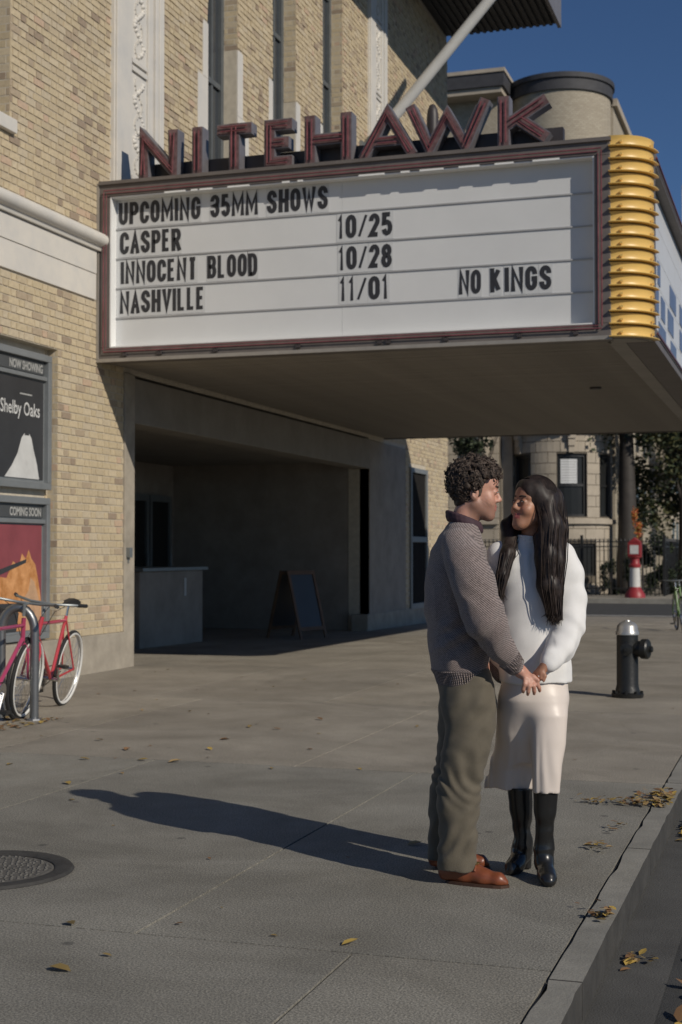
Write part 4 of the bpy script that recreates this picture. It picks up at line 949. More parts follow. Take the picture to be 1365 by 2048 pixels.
# ================================================================ organic shapes: distance fields meshed with surface nets
class Field:
    def __init__(s, lo, hi, h):
        s.lo = np.array(lo, float); s.h = h; s.n = np.ceil((np.array(hi)-s.lo)/h).astype(int)+1
        s.D = np.full(s.n, .2, np.float32)
    def sub(s, lo, hi):
        a = np.clip(np.floor((np.array(lo)-s.lo)/s.h).astype(int), 0, s.n-1); b = np.clip(np.ceil((np.array(hi)-s.lo)/s.h).astype(int)+1, 1, s.n)
        sl = tuple(slice(int(x), int(max(y, x+1))) for x, y in zip(a, b))
        g = [((s.lo[i]+s.h*np.arange(sl[i].start, sl[i].stop)).astype(np.float32)) for i in range(3)]
        return sl, g[0][:, None, None], g[1][None, :, None], g[2][None, None, :]
    def mix(s, sl, d, k, op):
        a = s.D[sl]
        if op == 'add':
            if k <= 0: s.D[sl] = np.minimum(a, d)
            else:
                h = np.maximum(k-np.abs(a-d), 0)/k; s.D[sl] = np.minimum(a, d)-h*h*k*.25
        elif op == 'cut':
            d = -d; 
            if k <= 0: s.D[sl] = np.maximum(a, d)
            else:
                h = np.maximum(k-np.abs(a-d), 0)/k; s.D[sl] = np.maximum(a, d)+h*h*k*.25
    def cone(s, a, b, ra, rb, k=.01, op='add'):
        a = np.array(a, float); b = np.array(b, float); m = max(ra, rb)+k+.03
        sl, X, Y, Z = s.sub(np.minimum(a, b)-m, np.maximum(a, b)+m)
        v = b-a; L2 = max(v@v, 1e-12)
        t = np.clip(((X-a[0])*v[0]+(Y-a[1])*v[1]+(Z-a[2])*v[2])/L2, 0, 1)
        d = np.sqrt((X-a[0]-t*v[0])**2+(Y-a[1]-t*v[1])**2+(Z-a[2]-t*v[2])**2)-(ra+(rb-ra)*t)
        s.mix(sl, d.astype(np.float32), k, op)
    def path(s, pts, rs, k=.01):
        for i in range(len(pts)-1): s.cone(pts[i], pts[i+1], rs[i], rs[i+1], k)
    def ell(s, c, r, ax=None, k=.01, op='add'):
        c = np.array(c, float); r = np.array(r, float); m = max(r)+k+.03
        sl, X, Y, Z = s.sub(c-m, c+m); x, y, z = X-c[0], Y-c[1], Z-c[2]
        if ax is not None: x, y, z = [x*q[0]+y*q[1]+z*q[2] for q in ax]
        q = np.sqrt((x/r[0])**2+(y/r[1])**2+(z/r[2])**2); g = np.sqrt((x/r[0]**2)**2+(y/r[1]**2)**2+(z/r[2]**2)**2)+1e-6
        s.mix(sl, (q*(q-1)/g).astype(np.float32), k, op)
    def loft(s, lv, k=.02, p=2., wob=None, op='add'):
        """lv: rows of (z, cx, cy, rx, ry), bottom to top"""
        lv = np.array(sorted(lv), float); m = lv[:, 3:].max()+k+.03
        lo = [lv[:, 1].min()-m, lv[:, 2].min()-m, lv[0, 0]-.03]; hi = [lv[:, 1].max()+m, lv[:, 2].max()+m, lv[-1, 0]+.03]
        sl, X, Y, Z = s.sub(lo, hi); z = Z[0, 0]
        # smooth interpolation along z
        def ip(c):
            zs = lv[:, 0]; t = np.interp(z, zs, np.arange(len(zs))); i = np.clip(t.astype(int), 0, len(zs)-2); f = t-i; f = f*f*(3-2*f)*.5+f*.5
            return (lv[i, c]*(1-f)+lv[i+1, c]*f)[None, None, :].astype(np.float32)
        cx, cy, rx, ry = ip(1), ip(2), ip(3), ip(4)
        u = (X-cx); v = (Y-cy)
        if wob is not None:
            th = np.arctan2(v, u); sc_ = 1+wob(th, Z)
            rx = rx*sc_; ry = ry*sc_
        q = (np.abs(u/rx)**p+np.abs(v/ry)**p)**(1/p)
        d = (q-1)*np.minimum(rx, ry)
        d = np.maximum(d, np.maximum(lv[0, 0]-Z, Z-lv[-1, 0]))
        s.mix(sl, d.astype(np.float32), k, op)
    def planez(s, z, above=True):
        Z = (s.lo[2]+s.h*np.arange(s.n[2])).astype(np.float32)[None, None, :]
        s.D = np.maximum(s.D, (z-Z) if above else (Z-z))
    def disp(s, fn, lo=None, hi=None):
        lo = s.lo if lo is None else lo; hi = s.lo+s.h*s.n if hi is None else hi
        sl, X, Y, Z = s.sub(lo, hi); a = s.D[sl]; near = np.abs(a) < .03
        s.D[sl] = np.where(near, a+fn(X, Y, Z).astype(np.float32), a)
    def shell(s, t): s.D = np.abs(s.D)-t
    def mesh(s):
        D = s.D.copy(); D[0] = D[-1] = .1; D[:, 0] = D[:, -1] = .1; D[:, :, 0] = D[:, :, -1] = .1
        I = D < 0
        cs = [(a, b, c) for a in (0, 1) for b in (0, 1) for c in (0, 1)]
        n = np.array(D.shape)-1
        anyv = np.zeros(n, bool); allv = np.ones(n, bool)
        for a, b, c in cs:
            q = I[a:a+n[0], b:b+n[1], c:c+n[2]]; anyv |= q; allv &= q
        mx = anyv & ~allv; ii = np.argwhere(mx)
        vid = np.full(n, -1, np.int32); vid[mx] = np.arange(len(ii))
        val = {c: D[ii[:, 0]+c[0], ii[:, 1]+c[1], ii[:, 2]+c[2]] for c in cs}
        acc = np.zeros((len(ii), 3)); cnt = np.zeros(len(ii))
        for c in cs:
            for ax in range(3):
                if c[ax] == 0:
                    e = list(c); e[ax] = 1; e = tuple(e); v0, v1 = val[c], val[e]; m = (v0 < 0) != (v1 < 0)
                    t = np.where(m, v0/np.where(m, v0-v1, 1), 0); p = np.tile(np.array(c, float), (len(ii), 1)); p[:, ax] = t
                    acc[m] += p[m]; cnt[m] += 1
        V = s.lo+s.h*(ii+acc/np.maximum(cnt, 1)[:, None])
        F = []
        for ax in range(3):
            o = [(1, 2), (2, 0), (0, 1)][ax]
            sa = [slice(None)]*3; sb = [slice(None)]*3; sa[ax] = slice(0, -1); sb[ax] = slice(1, None)
            A, B = I[tuple(sa)], I[tuple(sb)]; e = np.argwhere(A != B)
            e = e[(e[:, o[0]] > 0) & (e[:, o[1]] > 0) & (e[:, o[0]] < n[o[0]]) & (e[:, o[1]] < n[o[1]])]
            inn = A[e[:, 0], e[:, 1], e[:, 2]]
            q = []
            for da, db in ((1, 1), (0, 1), (0, 0), (1, 0)):
                t = e.copy(); t[:, o[0]] -= da; t[:, o[1]] -= db; q.append(vid[t[:, 0], t[:, 1], t[:, 2]])
            q = np.stack(q, 1); q[~inn] = q[~inn][:, ::-1]; F.append(q)
        F = np.concatenate(F); F = F[(F >= 0).all(1)]
        # light relaxation
        for _ in range(2):
            S = np.zeros_like(V); c = np.zeros(len(V))
            for i in range(4):
                a, b = F[:, i], F[:, (i+1) % 4]
                for k in range(3): S[:, k] += np.bincount(a, V[b, k], len(V))+np.bincount(b, V[a, k], len(V))
                c += np.bincount(a, minlength=len(V))+np.bincount(b, minlength=len(V))
            V = V*.5+.5*S/np.maximum(c, 1)[:, None]
        return V, F
def np_mesh(name, V, F, mats, mi=None, att=None):
    me = bpy.data.meshes.new(name); me.vertices.add(len(V)); me.vertices.foreach_set('co', V.astype(np.float32).ravel())
    me.loops.add(F.size); me.loops.foreach_set('vertex_index', F.astype(np.int32).ravel())
    me.polygons.add(len(F)); me.polygons.foreach_set('loop_start', np.arange(0, F.size, 4, dtype=np.int32)); me.polygons.foreach_set('loop_total', np.full(len(F), 4, np.int32))
    me.polygons.foreach_set('use_smooth', np.ones(len(F), bool))
    for m in mats: me.materials.append(M[m])
    if mi is not None: me.polygons.foreach_set('material_index', mi.astype(np.int32))
    me.update(calc_edges=True)
    if att is not None:
        a = me.attributes.new('tone', 'FLOAT', 'POINT'); a.data.foreach_set('value', att.astype(np.float32))
    return me
def waves(seed, n, f0, f1, aniso=(1, 1, 1)):
    r = random.Random(seed); W = []
    for _ in range(n):
        d = np.array([r.gauss(0, 1)*aniso[0], r.gauss(0, 1)*aniso[1], r.gauss(0, 1)*aniso[2]]); d /= np.linalg.norm(d); W.append((d*r.uniform(f0, f1), r.uniform(0, 6.28)))
    def fn(X, Y, Z):
        o = 0
        for d, p in W: o = o+np.sin(X*d[0]+Y*d[1]+Z*d[2]+p)
        return o/math.sqrt(n)
    return fn
# ================================================================ the couple
D0 = 6.15
PO = CAM+_H*D0+_R*((1000-682.5)/FPX*D0); PO[2] = 0
def Lp(px, py, dy=0.):
    r = ray(px, py); t = (D0+dy)/(r@_H); w_ = CAM+t*r; q = w_-PO; return np.array([q@_R, dy, w_[2]])
S0 = D0/FPX
def skin_mat(name, c, c2, dark=None):
    m = mat(name, c, .48, .10, 22, .08, 300, tint=c2); b = m.node_tree.nodes['Principled BSDF']
    if dark:
        N, L = tree(m); at = N.new('ShaderNodeAttribute'); at.attribute_name = 'tone'; mx = N.new('ShaderNodeMix'); mx.data_type = 'RGBA'
        rp = [n for n in N if n.type == 'VALTORGB'][0]; L.new(at.outputs['Fac'], mx.inputs['Factor']); L.new(rp.outputs[0], mx.inputs[6]); mx.inputs[7].default_value = dark+(1,); L.new(mx.outputs[2], b.inputs['Base Color'])
    b.inputs['Subsurface Weight'].default_value = .12; b.inputs['Subsurface Radius'].default_value = (.010, .004, .002)
skin_mat('skin_fair', (.52,.26,.185), (.57,.31,.225), (.20,.115,.085)); skin_mat('lip_fair', (.40,.155,.125), (.42,.17,.14))
skin_mat('skin_warm', (.36,.175,.105), (.42,.215,.135), (.40,.14,.095)); skin_mat('lip_rose', (.33,.095,.085), (.36,.11,.10));
mat('eye_white', (.62,.58,.54), .3, .03, 5); mat('eye_dark', (.025,.016,.012), .15, .1, 5)
mat('brow_brown', (.045,.03,.022), .8, .3, 60); mat('hair_brown', (.042,.030,.024), .62, .5, 60, tint=(.080,.058,.045), spec=.3); mat('hair_black', (.017,.012,.010), .50, .4, 40, tint=(.030,.021,.017), spec=.35)
for hn, lo_, hi_ in (('hair_black', .55, 2.0), ('hair_brown', .6, 1.6)):
    N, L = tree(M[hn]); ge = N.new('ShaderNodeNewGeometry'); rr_ = N.new('ShaderNodeMapRange'); rr_.inputs[3].default_value = lo_; rr_.inputs[4].default_value = hi_; L.new(ge.outputs['Random Per Island'], rr_.inputs[0])
    mm = N.new('ShaderNodeMix'); mm.data_type = 'RGBA'; mm.blend_type = 'MULTIPLY'; mm.inputs['Factor'].default_value = 1; L.new([n for n in N if n.type == 'VALTORGB'][0].outputs[0], mm.inputs[6]); L.new(rr_.outputs[0], mm.inputs[7]); L.new(mm.outputs[2], N['Principled BSDF'].inputs['Base Color'])
mat('shirt_maroon', (.055,.028,.038), .8, .2, 30); mat('trousers_olive', (.115,.098,.070), .85, .14, 16, .25, 260, sheen=.1)
mat('loafer_brown', (.20,.058,.024), .36, .25, 14, coat=.15); mat('sole_brown', (.06,.028,.016), .6, .2, 14); mat('boot_black', (.014,.014,.014), .30, .2, 10, .1, 30, coat=.3)
mat('gold', (.75,.55,.25), .25, .05, 5, metal=1.); mat('diamond', (.9,.9,.92), .05, .02, 5)
def knit(name, c1, c2, bump):
    m = mat(name, c1, .95, .35, 200, 0, sheen=.25, tint=c2, det=3); N, L = tree(m); tc = [n for n in N if n.type == 'TEX_COORD'][0]; rp = [n for n in N if n.type == 'VALTORGB'][0]
    mp_ = N.new('ShaderNodeMapping'); mp_.inputs['Rotation'].default_value = (.3, .5, .2); mp_.inputs['Scale'].default_value = (110, 110, 420); L.new(tc.outputs['Object'], mp_.inputs[0])
    nz = [n for n in N if n.type == 'TEX_NOISE'][0]; nz.inputs['Scale'].default_value = 1.0; L.new(mp_.outputs[0], nz.inputs['Vector'])
    wv = N.new('ShaderNodeTexWave'); wv.inputs['Scale'].default_value = 46; wv.inputs['Distortion'].default_value = .8; wv.inputs['Detail'].default_value = 2; m3 = N.new('ShaderNodeMapping'); m3.inputs['Rotation'].default_value = (0, .9, .25); L.new(tc.outputs['Object'], m3.inputs[0]); L.new(m3.outputs[0], wv.inputs['Vector'])
    ad = N.new('ShaderNodeMath'); ad.operation = 'MULTIPLY_ADD'; ad.inputs[1].default_value = .30; L.new(wv.outputs['Fac'], ad.inputs[0]); L.new(nz.outputs['Fac'], ad.inputs[2])
    sb2 = N.new('ShaderNodeMath'); sb2.operation = 'SUBTRACT'; sb2.inputs[1].default_value = .15; L.new(ad.outputs[0], sb2.inputs[0]); L.new(sb2.outputs[0], rp.inputs[0])
    bp = N.new('ShaderNodeBump'); bp.inputs['Strength'].default_value = bump; bp.inputs['Distance'].default_value = .006; L.new(sb2.outputs[0], bp.inputs['Height']); L.new(bp.outputs[0], N['Principled BSDF'].inputs['Normal'])
knit('knit_mauve', (.145,.110,.102), (.300,.242,.225), 1.)
mat('knit_white', (.80,.785,.76), .9, .03, 30, .12, 320, sheen=.2)
mat('satin', (.72,.635,.565), .42, .05, 3, spec=.5)
def head(F, C, fd, ud, k, jaw=1., smile=0.):
    fd = np.array(fd, float); fd /= np.linalg.norm(fd); ud = np.array(ud, float); ud -= fd*(ud@fd); ud /= np.linalg.norm(ud); sd_ = np.cross(fd, ud); C = np.array(C)
    P = lambda f, u, s=0.: C+k*(f*fd+u*ud+s*sd_)
    ax = (fd, ud, sd_); E = lambda c, r, kk=.02, op='add': F.ell(P(*c), np.array(r)*k, ax, kk, op)
    E((-.012,.036,0), (.096,.095,.076), 0); E((.03,-.045,0), (.058,.072,.056*jaw), .03); E((.048,.05,0), (.046,.055,.058), .03)
    for s in (-1, 1):
        F.cone(P(-.005,-.055,s*.050*jaw), P(.058,-.103,s*.018), .021*k*jaw, .018*k, .03); F.cone(P(.080,.022,s*.012), P(.066,.024,s*.046), .0125*k, .010*k, .015)
        E((.055,-.03,s*.041), (.024,.026,.022), .025)
    F.cone(P(.066,-.106,-.008), P(.066,-.106,.008), .021*k, .021*k, .02)
    E((.055,-.068,0), (.036,.030,.034), .02)
    F.cone(P(.086,.014), P(.108,-.030), .0085*k, .0115*k, .012)
    for s in (-1, 1): E((.096,-.036,s*.012), (.011,.009,.009), .008)
    for s in (-1, 1): E((.094,.002,s*.034), (.020,.015,.019), .012, 'cut')
    E((.079,.002,-.032), (.0168,.014,.017), .004); E((.079,.002,.032), (.0168,.014,.017), .004)
    for s in (-1, 1):
        F.cone(P(.0905,-.0620,0), P(.080,-.0620+smile,s*.024), .0066*k, .0035*k, .005); F.cone(P(.0885,-.0735,0), P(.080,-.0660+smile,s*.022), .0080*k, .0035*k, .005)
        if smile: E((.062,-.036,s*.040), (.026,.022,.020), .018)
    for s in (-1, 1): F.cone(P(.1005,-.0678,0), P(.086,-.0650+smile,s*.022), .0032*k, .0028*k, .003, 'cut')
    for s in (-1, 1):
        E((-.012,-.010,s*.077), (.021,.034,.011), .006); E((-.008,-.006,s*.089), (.011,.021,.008), .004, 'cut')
    return P, ax
def hand(F, wrist, wr, knuck, fingers, thumb, r=.0088):
    """palm from wrist to the knuckle row, five separate bent fingers"""
    K = [np.array(q, float) for q in knuck]; W = np.array(wrist, float)
    for i, q in enumerate(K): F.cone(W+(q-K[1])*.35, q, wr*.62, r*1.25, .012)
    for q, fg in zip(K, fingers):
        pts = [q]+[np.array(p, float) for p in fg]; rs = [r*1.1, r, r*.93, r*.78][:len(pts)]
        F.path(pts, rs, .003)
    pts = [np.array(p, float) for p in thumb]; F.path(pts, [r*1.5, r*1.15, r*.85][:len(pts)], .006)
def person(label, base):
    o = thing('person', label, 'person', tuple(PO+_R*base[0]+_H*base[1]), YAW); o['_b'] = 0; del o['_b']; return o
def put(name, field, root, base, mats, pick=None, tone=None):
    V, F = field.mesh(); mi = at = None
    if pick is not None: mi = pick(V[F].mean(1))
    if tone is not None: at = tone(V)
    V = V-np.array([base[0], base[1], 0]); return link(name, np_mesh(name, V, F, mats, mi, at), root)
def put_mb(name, mb, root, base, m, smooth=True):
    mb.v = [(x-base[0], y-base[1], z) for x, y, z in mb.v]; return mb.build(name, m, root, smooth=smooth)
def lo_hi(pts, m): p = np.array(pts); return p.min(0)-m, p.max(0)+m
def zl(py, dy=0.): return Lp(1000, py, dy)[2]
def xl(px, dy=0.): return (px-1000)/FPX*(D0+dy)+((1000-682.5)/FPX)*dy
# ---------------------------------------------------------------- man
mb_ = Lp(915, 1750, 0); mbase = (mb_[0], 0.0)
man = person('man in mauve knit sweater and olive trousers holding the woman\'s hands', mbase)
HC = Lp(953, 984, 0.); HF, HU = (1, -.05, -.06), (.06, 0, 1); HK = .95
wristR = Lp(1041, 1343, -.18); wristL = Lp(1012, 1352, .10)
Bm = Field(*lo_hi([Lp(840,1770,0), Lp(1095,900,0), (0,-.34,0), (0,.34,0)], .02), .0045)
Pm, axm = head(Bm, HC, HF, HU, HK, 1.04)
Bm.cone(Lp(922,1062,0), Lp(938,1015,0), .060, .055, .03)
Bm.loft([(zl(1375),xl(935),0,.10,.15),(zl(1250),xl(925),0,.10,.16),(zl(1130),xl(922),0,.105,.18),(zl(1075),xl(918),0,.075,.14),(zl(1055),xl(920),0,.06,.08)], .02)
shR, elR = Lp(922,1100,-.17), Lp(966,1245,-.22)
Bm.path([shR, elR, Lp(1012,1303,-.20), wristR], [.055,.042,.036,.026], .01)
Bm.path([Lp(930,1100,.17), Lp(955,1245,.20), wristL], [.055,.042,.026], .01)
Bm.path([Lp(938,1380,-.09), Lp(925,1550,-.09), Lp(912,1720,-.09)], [.08,.055,.04], .01); Bm.path([Lp(930,1380,.09), Lp(908,1550,.10), Lp(888,1690,.14)], [.08,.055,.04], .01)
# right hand (towards the camera): fingers curl down and round her hand
kR = [Lp(1051,1356,-.215), Lp(1058,1360,-.212), Lp(1064,1361,-.204), Lp(1069,1360,-.192)]
fR = [[Lp(1050,1368,-.226), Lp(1047,1379,-.220), Lp(1047,1384,-.208)], [Lp(1059,1372,-.228), Lp(1057,1383,-.222), Lp(1056,1389,-.208)],
      [Lp(1068,1372,-.222), Lp(1069,1382,-.216), Lp(1069,1388,-.204)], [Lp(1075,1368,-.210), Lp(1079,1376,-.208), Lp(1080,1382,-.198)]]
hand(Bm, wristR, .033, kR, fR, [Lp(1054,1350,-.19), Lp(1067,1354,-.205), Lp(1077,1361,-.214)], .0096)
kL = [Lp(1028,1362,.12), Lp(1032,1366,.11), Lp(1033,1369,.09), Lp(1033,1371,.07)]
fL = [[q+np.array([.025,0,-.012]), q+np.array([.04,-.01,-.03]), q+np.array([.035,-.02,-.045])] for q in kL]
hand(Bm, wristL, .030, kL, fL, [Lp(1018,1360,.07), Lp(1030,1366,.05), Lp(1038,1372,.05)])
def hcoord(c, C, k, ax): q = (c-C)/k; return q@ax[0], q@ax[1], q@ax[2]
def sstep(a, b, x): t = np.clip((x-a)/(b-a), 0, 1); return t*t*(3-2*t)
def man_tone(c):
    f, u, s = hcoord(c, HC, HK, axm); nz_ = .012*np.sin(c[:, 0]*310+c[:, 2]*270)*np.sin(c[:, 1]*290+c[:, 2]*190)
    jaw_ = sstep(-.028, -.060, u+.35*(f-.04)+nz_)*sstep(-.045, -.02, f)*sstep(-.155, -.125, u)
    lip = np.exp(-((u+.048)/.008)**2)*sstep(.07, .085, f)*(np.abs(s) < .03)
    return np.clip(np.maximum(jaw_, lip)*.62, 0, 1)*(c[:, 2] > HC[2]-.2)
def lips(C, k, ax, wd=.022):
    def fn(c):
        f, u, s = hcoord(c, C, k, ax); mi = np.zeros(len(c), int); mi[(f > .0815) & (u < -.0548) & (u > -.0825) & (np.abs(s) < wd)] = 1; return mi
    return fn
put('body', Bm, man, mbase, ['skin_fair', 'lip_fair'], lips(HC, HK, axm), man_tone)
def ell_mb(P, c, r, n=12):
    mb = MB(); vs = []; m = n//2
    for i in range(m+1):
        a = math.pi*i/m
        for j in range(n):
            b = 2*math.pi*j/n; vs.append(tuple(P(c[0]+r[0]*math.sin(a)*math.cos(b), c[1]+r[1]*math.cos(a), c[2]+r[2]*math.sin(a)*math.sin(b))))
    return mb.add(vs, [(i*n+j, i*n+(j+1) % n, (i+1)*n+(j+1) % n, (i+1)*n+j) for i in range(m) for j in range(n)])
def eyes(P, ax, k, root, base, look, op, lash):
    for s in (-1, 1):
        eo = put_mb('eye', ell_mb(P, (.0925,.001,s*.031), (.0055,op,.0125)), root, base, 'eye_white')
        put_mb('iris', ell_mb(P, (.0938,.001,s*.031+look), (.0052,op*1.05,.0052)), eo, base, 'eye_dark')
        b = MB(); b.tube([tuple(P(.0975,.0245,s*.012)), tuple(P(.0955,.0285,s*.026)), tuple(P(.084,.0285,s*.042)), tuple(P(.069,.022,s*.05))], [.003*k,.0042*k,.0036*k,.0015*k], 6); put_mb('eyebrow', b, root, base, 'brow_brown')
        l = MB(); l.tube([tuple(P(.0935,.001,s*.0175)), tuple(P(.0985,.0015+op,s*.029)), tuple(P(.0945,.001+op*.8,s*.039)), tuple(P(.0885,-.001,s*.047))], [.001*k,lash*k,lash*k,.001*k], 5); put_mb('eyelashes', l, root, base, 'brow_brown')
eyes(Pm, axm, HK, man, mbase, 0., .0042, .0016)
# hair: scalp volume broken into curls
def man_hair():
    r = random.Random(5); F = Field(*lo_hi([Lp(885,900,-.14), Lp(1020,1050,.14), Lp(885,1050,.14), Lp(1020,900,-.14)], .0), .0045)
    fd, ud, sd_ = axm; C = HC; k = HK; n = 0; curls = MB()
    while n < 900:
        v = np.array([r.gauss(0, 1) for _ in range(3)]); v /= np.linalg.norm(v)
        f, u, s = v[0]*.100-.012, v[1]*.097+.036, v[2]*.080
        line = .066 if f > .05 else (.066-(.05-f)*1.05)          # lower limit of the hair along the head
        if abs(s) < .035 and f < -.05: line = min(line, -.07)
        if f < -.03: line = min(line, -.055-.2*(-.03-f))
        if f > -.03 and f < .03 and u < -.0: continue
        if u < line: continue
        out = r.uniform(.004, .026)*(1.15 if u > .06 else .75 if u > 0 else .35); rr = r.uniform(.0065, .0125)*(1 if u > 0 else .8)
        p = C+k*(fd*(f+v[0]*out)+ud*(u+v[1]*out)+sd_*(s+v[2]*out)); F.ell(p, (rr,)*3, None, .006)
        if u > -.03:
            q = p+(v[0]*fd+v[1]*ud+v[2]*sd_)*rr*.75; a = Vector(v).orthogonal().normalized(); b = Vector(v).cross(a); R_ = r.uniform(.005, .011); ph = r.random()*6.28; pts = []
            for i in range(9):
                t = ph+i*.75; e = Vector((0, 0, 0))+a*math.cos(t)*R_+b*math.sin(t)*R_+Vector(v)*(.0022*i-.006)
                w_ = fd*e.x+ud*e.y+sd_*e.z; pts.append(tuple(q+w_))
            curls.tube(pts, [.001]+[.0019]*7+[.0008], 4)
        n += 1
    for i in range(90):                                         # fringe falling over the forehead
        s = r.uniform(-.055, .055); f, u = .085-abs(s)*.35+r.uniform(-.01, .014), .075+r.uniform(-.028, .03)
        p = C+k*(fd*f+ud*u+sd_*s); rr = r.uniform(.006, .011); F.ell(p, (rr,)*3, None, .006)
        if i % 2: 
            pts = [tuple(p+fd*rr*.8*math.cos(t*.7+i)+sd_*rr*.8*math.sin(t*.7+i)-ud*.0035*t) for t in range(8)]; curls.tube(pts, [.0018]*7+[.0008], 4)
    F.ell(C+k*(-.016*fd+.044*ud), np.array((.098,.094,.080))*k, axm, .012); 
    F.ell(C+k*(-.062*fd-.035*ud), np.array((.036,.05,.06))*k, axm, .02)
    # keep the face clear
    F.ell(C+k*(.088*fd-.02*ud), np.array((.058,.082,.10))*k, axm, .008, 'cut')
    F.ell(C+k*(.022*fd-.055*ud-.085*sd_), np.array((.035,.062,.04))*k, axm, .008, 'cut'); F.ell(C+k*(.022*fd-.055*ud+.085*sd_), np.array((.035,.062,.04))*k, axm, .008, 'cut')
    w1 = waves(3, 10, 220, 420); F.disp(lambda X, Y, Z: .0024*w1(X, Y, Z))
    h = put('hair', F, man, mbase, ['hair_brown']); put_mb('curls', curls, h, mbase, 'hair_brown')
    sb_ = MB()
    for s in (-1, 1): sb_.tube([tuple(Pm(.012,.03,s*.073)), tuple(Pm(.014,-.0,s*.0725)), tuple(Pm(.012,-.022,s*.0705))], [.012,.009,.004], 6)
    put_mb('sideburns', sb_, h, mbase, 'hair_brown')
man_hair()
# sweater
Fs = Field(*lo_hi([Lp(835,1385,-.36), Lp(1075,1030,.36), Lp(835,1385,.36), Lp(1075,1030,-.36)], .02), .005)
Fs.loft([(zl(1366),xl(924),0,.100,.155),(zl(1352),xl(922),0,.106,.160),(zl(1335),xl(919),0,.122,.172),(zl(1290),xl(917),0,.135,.178),(zl(1230),xl(915),0,.140,.180),(zl(1160),xl(915),0,.137,.182),(zl(1105),xl(917),0,.122,.188),(zl(1075),xl(920),0,.094,.165),(zl(1055),xl(925),0,.074,.115),(zl(1043),xl(927),0,.062,.080)], .02, 2.2)
Fs.path([Lp(917,1090,-.15), Lp(930,1120,-.20), Lp(947,1165,-.238), Lp(968,1243,-.255), Lp(1000,1293,-.225), Lp(1021,1320,-.195), Lp(1032,1333,-.186)], [.072,.084,.092,.086,.066,.052,.042], .012)
Fs.path([Lp(925,1090,.15), Lp(945,1165,.20), Lp(958,1245,.21), Lp(990,1318,.15), Lp(1008,1346,.11)], [.072,.090,.085,.058,.046], .02)
Fs.cone(Lp(945,1036,0), Lp(918,1060,0), .070, .055, .004, 'cut')
w2 = waves(7, 7, 18, 34, (1, 1, 1.8)); w3 = waves(9, 8, 50, 95, (1, 1, 1.5))
def swf(X, Y, Z):
    bulge = np.clip((zl(1100)-Z)/.2, 0, 1)
    ax_ = .0055*np.sin((Z*1.0-X*.75)*62+1.2*w2(X, Y, Z))*np.exp(-((Z-zl(1262))/.10)**2)*(Y < -.12)
    return (.0058*w2(X, Y, Z)+.004*np.abs(np.sin((Z*.8+X*1.1)*34+2.2*w2(X, Y, Z))))*bulge+.0022*w3(X, Y, Z)*bulge+ax_+.0014*np.sin(np.arctan2(Y, X-xl(922))*110)*np.clip((zl(1345)-Z)*60, 0, 1)*(X < xl(985))
Fs.disp(swf)
put('sweater', Fs, man, mbase, ['knit_mauve'])
cf = MB()   # ribbed cuffs
def ribs(mb, a, b, ra, rb, n=26, rr=.0022):
    a, b = Vector(a), Vector(b); t = (b-a).normalized(); u = t.orthogonal().normalized(); v = t.cross(u)
    for i in range(n):
        q = 2*math.pi*i/n; e = u*math.cos(q)+v*math.sin(q); mb.tube([a+e*ra, a.lerp(b, .5)+e*(ra+rb)*.5, b+e*rb], rr, 4)
ribs(cf, Lp(1018,1317,-.198), Lp(1033,1334,-.185), .051, .0415, 30, .0016); put_mb('cuff', cf, man, mbase, 'knit_mauve')
hr = MB()
for i in range(84):
    a = 2*math.pi*i/84; sg = lambda v: math.copysign(abs(v)**(2/2.2), v); q = lambda py, px, rx, ry: (xl(px)+rx*sg(math.cos(a)), ry*sg(math.sin(a)), zl(py))
    hr.tube([q(1338,919.5,.123,.174), q(1350,922,.113,.167), q(1367,924,.106,.161)], .0030, 4)
put_mb('hem_rib', hr, man, mbase, 'knit_mauve')
# shirt collar
Fc = Field(*lo_hi([Lp(880,1010,-.14), Lp(980,1075,.14)], .02), .004)
ring_ = []
for i in range(25):
    a = 2*math.pi*i/24; cx, cy = math.cos(a), math.sin(a); ring_.append(Lp(929+cx*32, 1044+cx*12, 0)+np.array([0, cy*.079, 0]))
for i in range(24):
    a, b = ring_[i], ring_[i+1]; Fc.cone(a, b, .012, .012, .004); Fc.cone(a+np.array([-.004,0,.017]), b+np.array([-.004,0,.017]), .008, .008, .008); Fc.cone(a+np.array([.003,0,-.014]), b+np.array([.003,0,-.014]), .009, .009, .008)
for s in (-1, 1): Fc.cone(Lp(957,1050,0)+np.array([0,s*.03,0]), Lp(959,1066,0)+np.array([0,s*.035,0]), .012, .006, .006)
put('shirt_collar', Fc, man, mbase, ['shirt_maroon'])
# trousers
Ft = Field(*lo_hi([Lp(835,1765,-.24), Lp(1005,1340,.34), Lp(835,1765,.3), Lp(1005,1340,-.24)], .02), .0055)
Ft.loft([(zl(1500),xl(934),0,.05,.09),(zl(1455),xl(936),0,.095,.15),(zl(1400),xl(934),0,.114,.178),(zl(1350),xl(930),0,.108,.165),(zl(1335),xl(928),0,.10,.15)], .03, 2.4)
nl_ = lambda py, px, dy, rx, ry: (zl(py, dy), xl(px, dy), dy, rx, ry)
Ft.loft([nl_(1741,912,-.10,.082,.066),nl_(1700,912,-.10,.080,.070),nl_(1640,914,-.10,.083,.078),nl_(1585,918,-.10,.092,.085),nl_(1530,926,-.10,.098,.088),nl_(1470,934,-.095,.106,.09),nl_(1410,938,-.085,.112,.095),nl_(1370,938,-.07,.10,.09)], .03, 2.3)
Ft.loft([nl_(1722,889,.15,.082,.066),nl_(1640,894,.13,.083,.078),nl_(1560,908,.11,.095,.086),nl_(1480,922,.095,.104,.09),nl_(1410,930,.085,.112,.095),nl_(1370,932,.07,.10,.09)], .03, 2.3)
w4 = waves(13, 8, 14, 30, (1, 1, 1.6)); w5 = waves(14, 8, 40, 80)
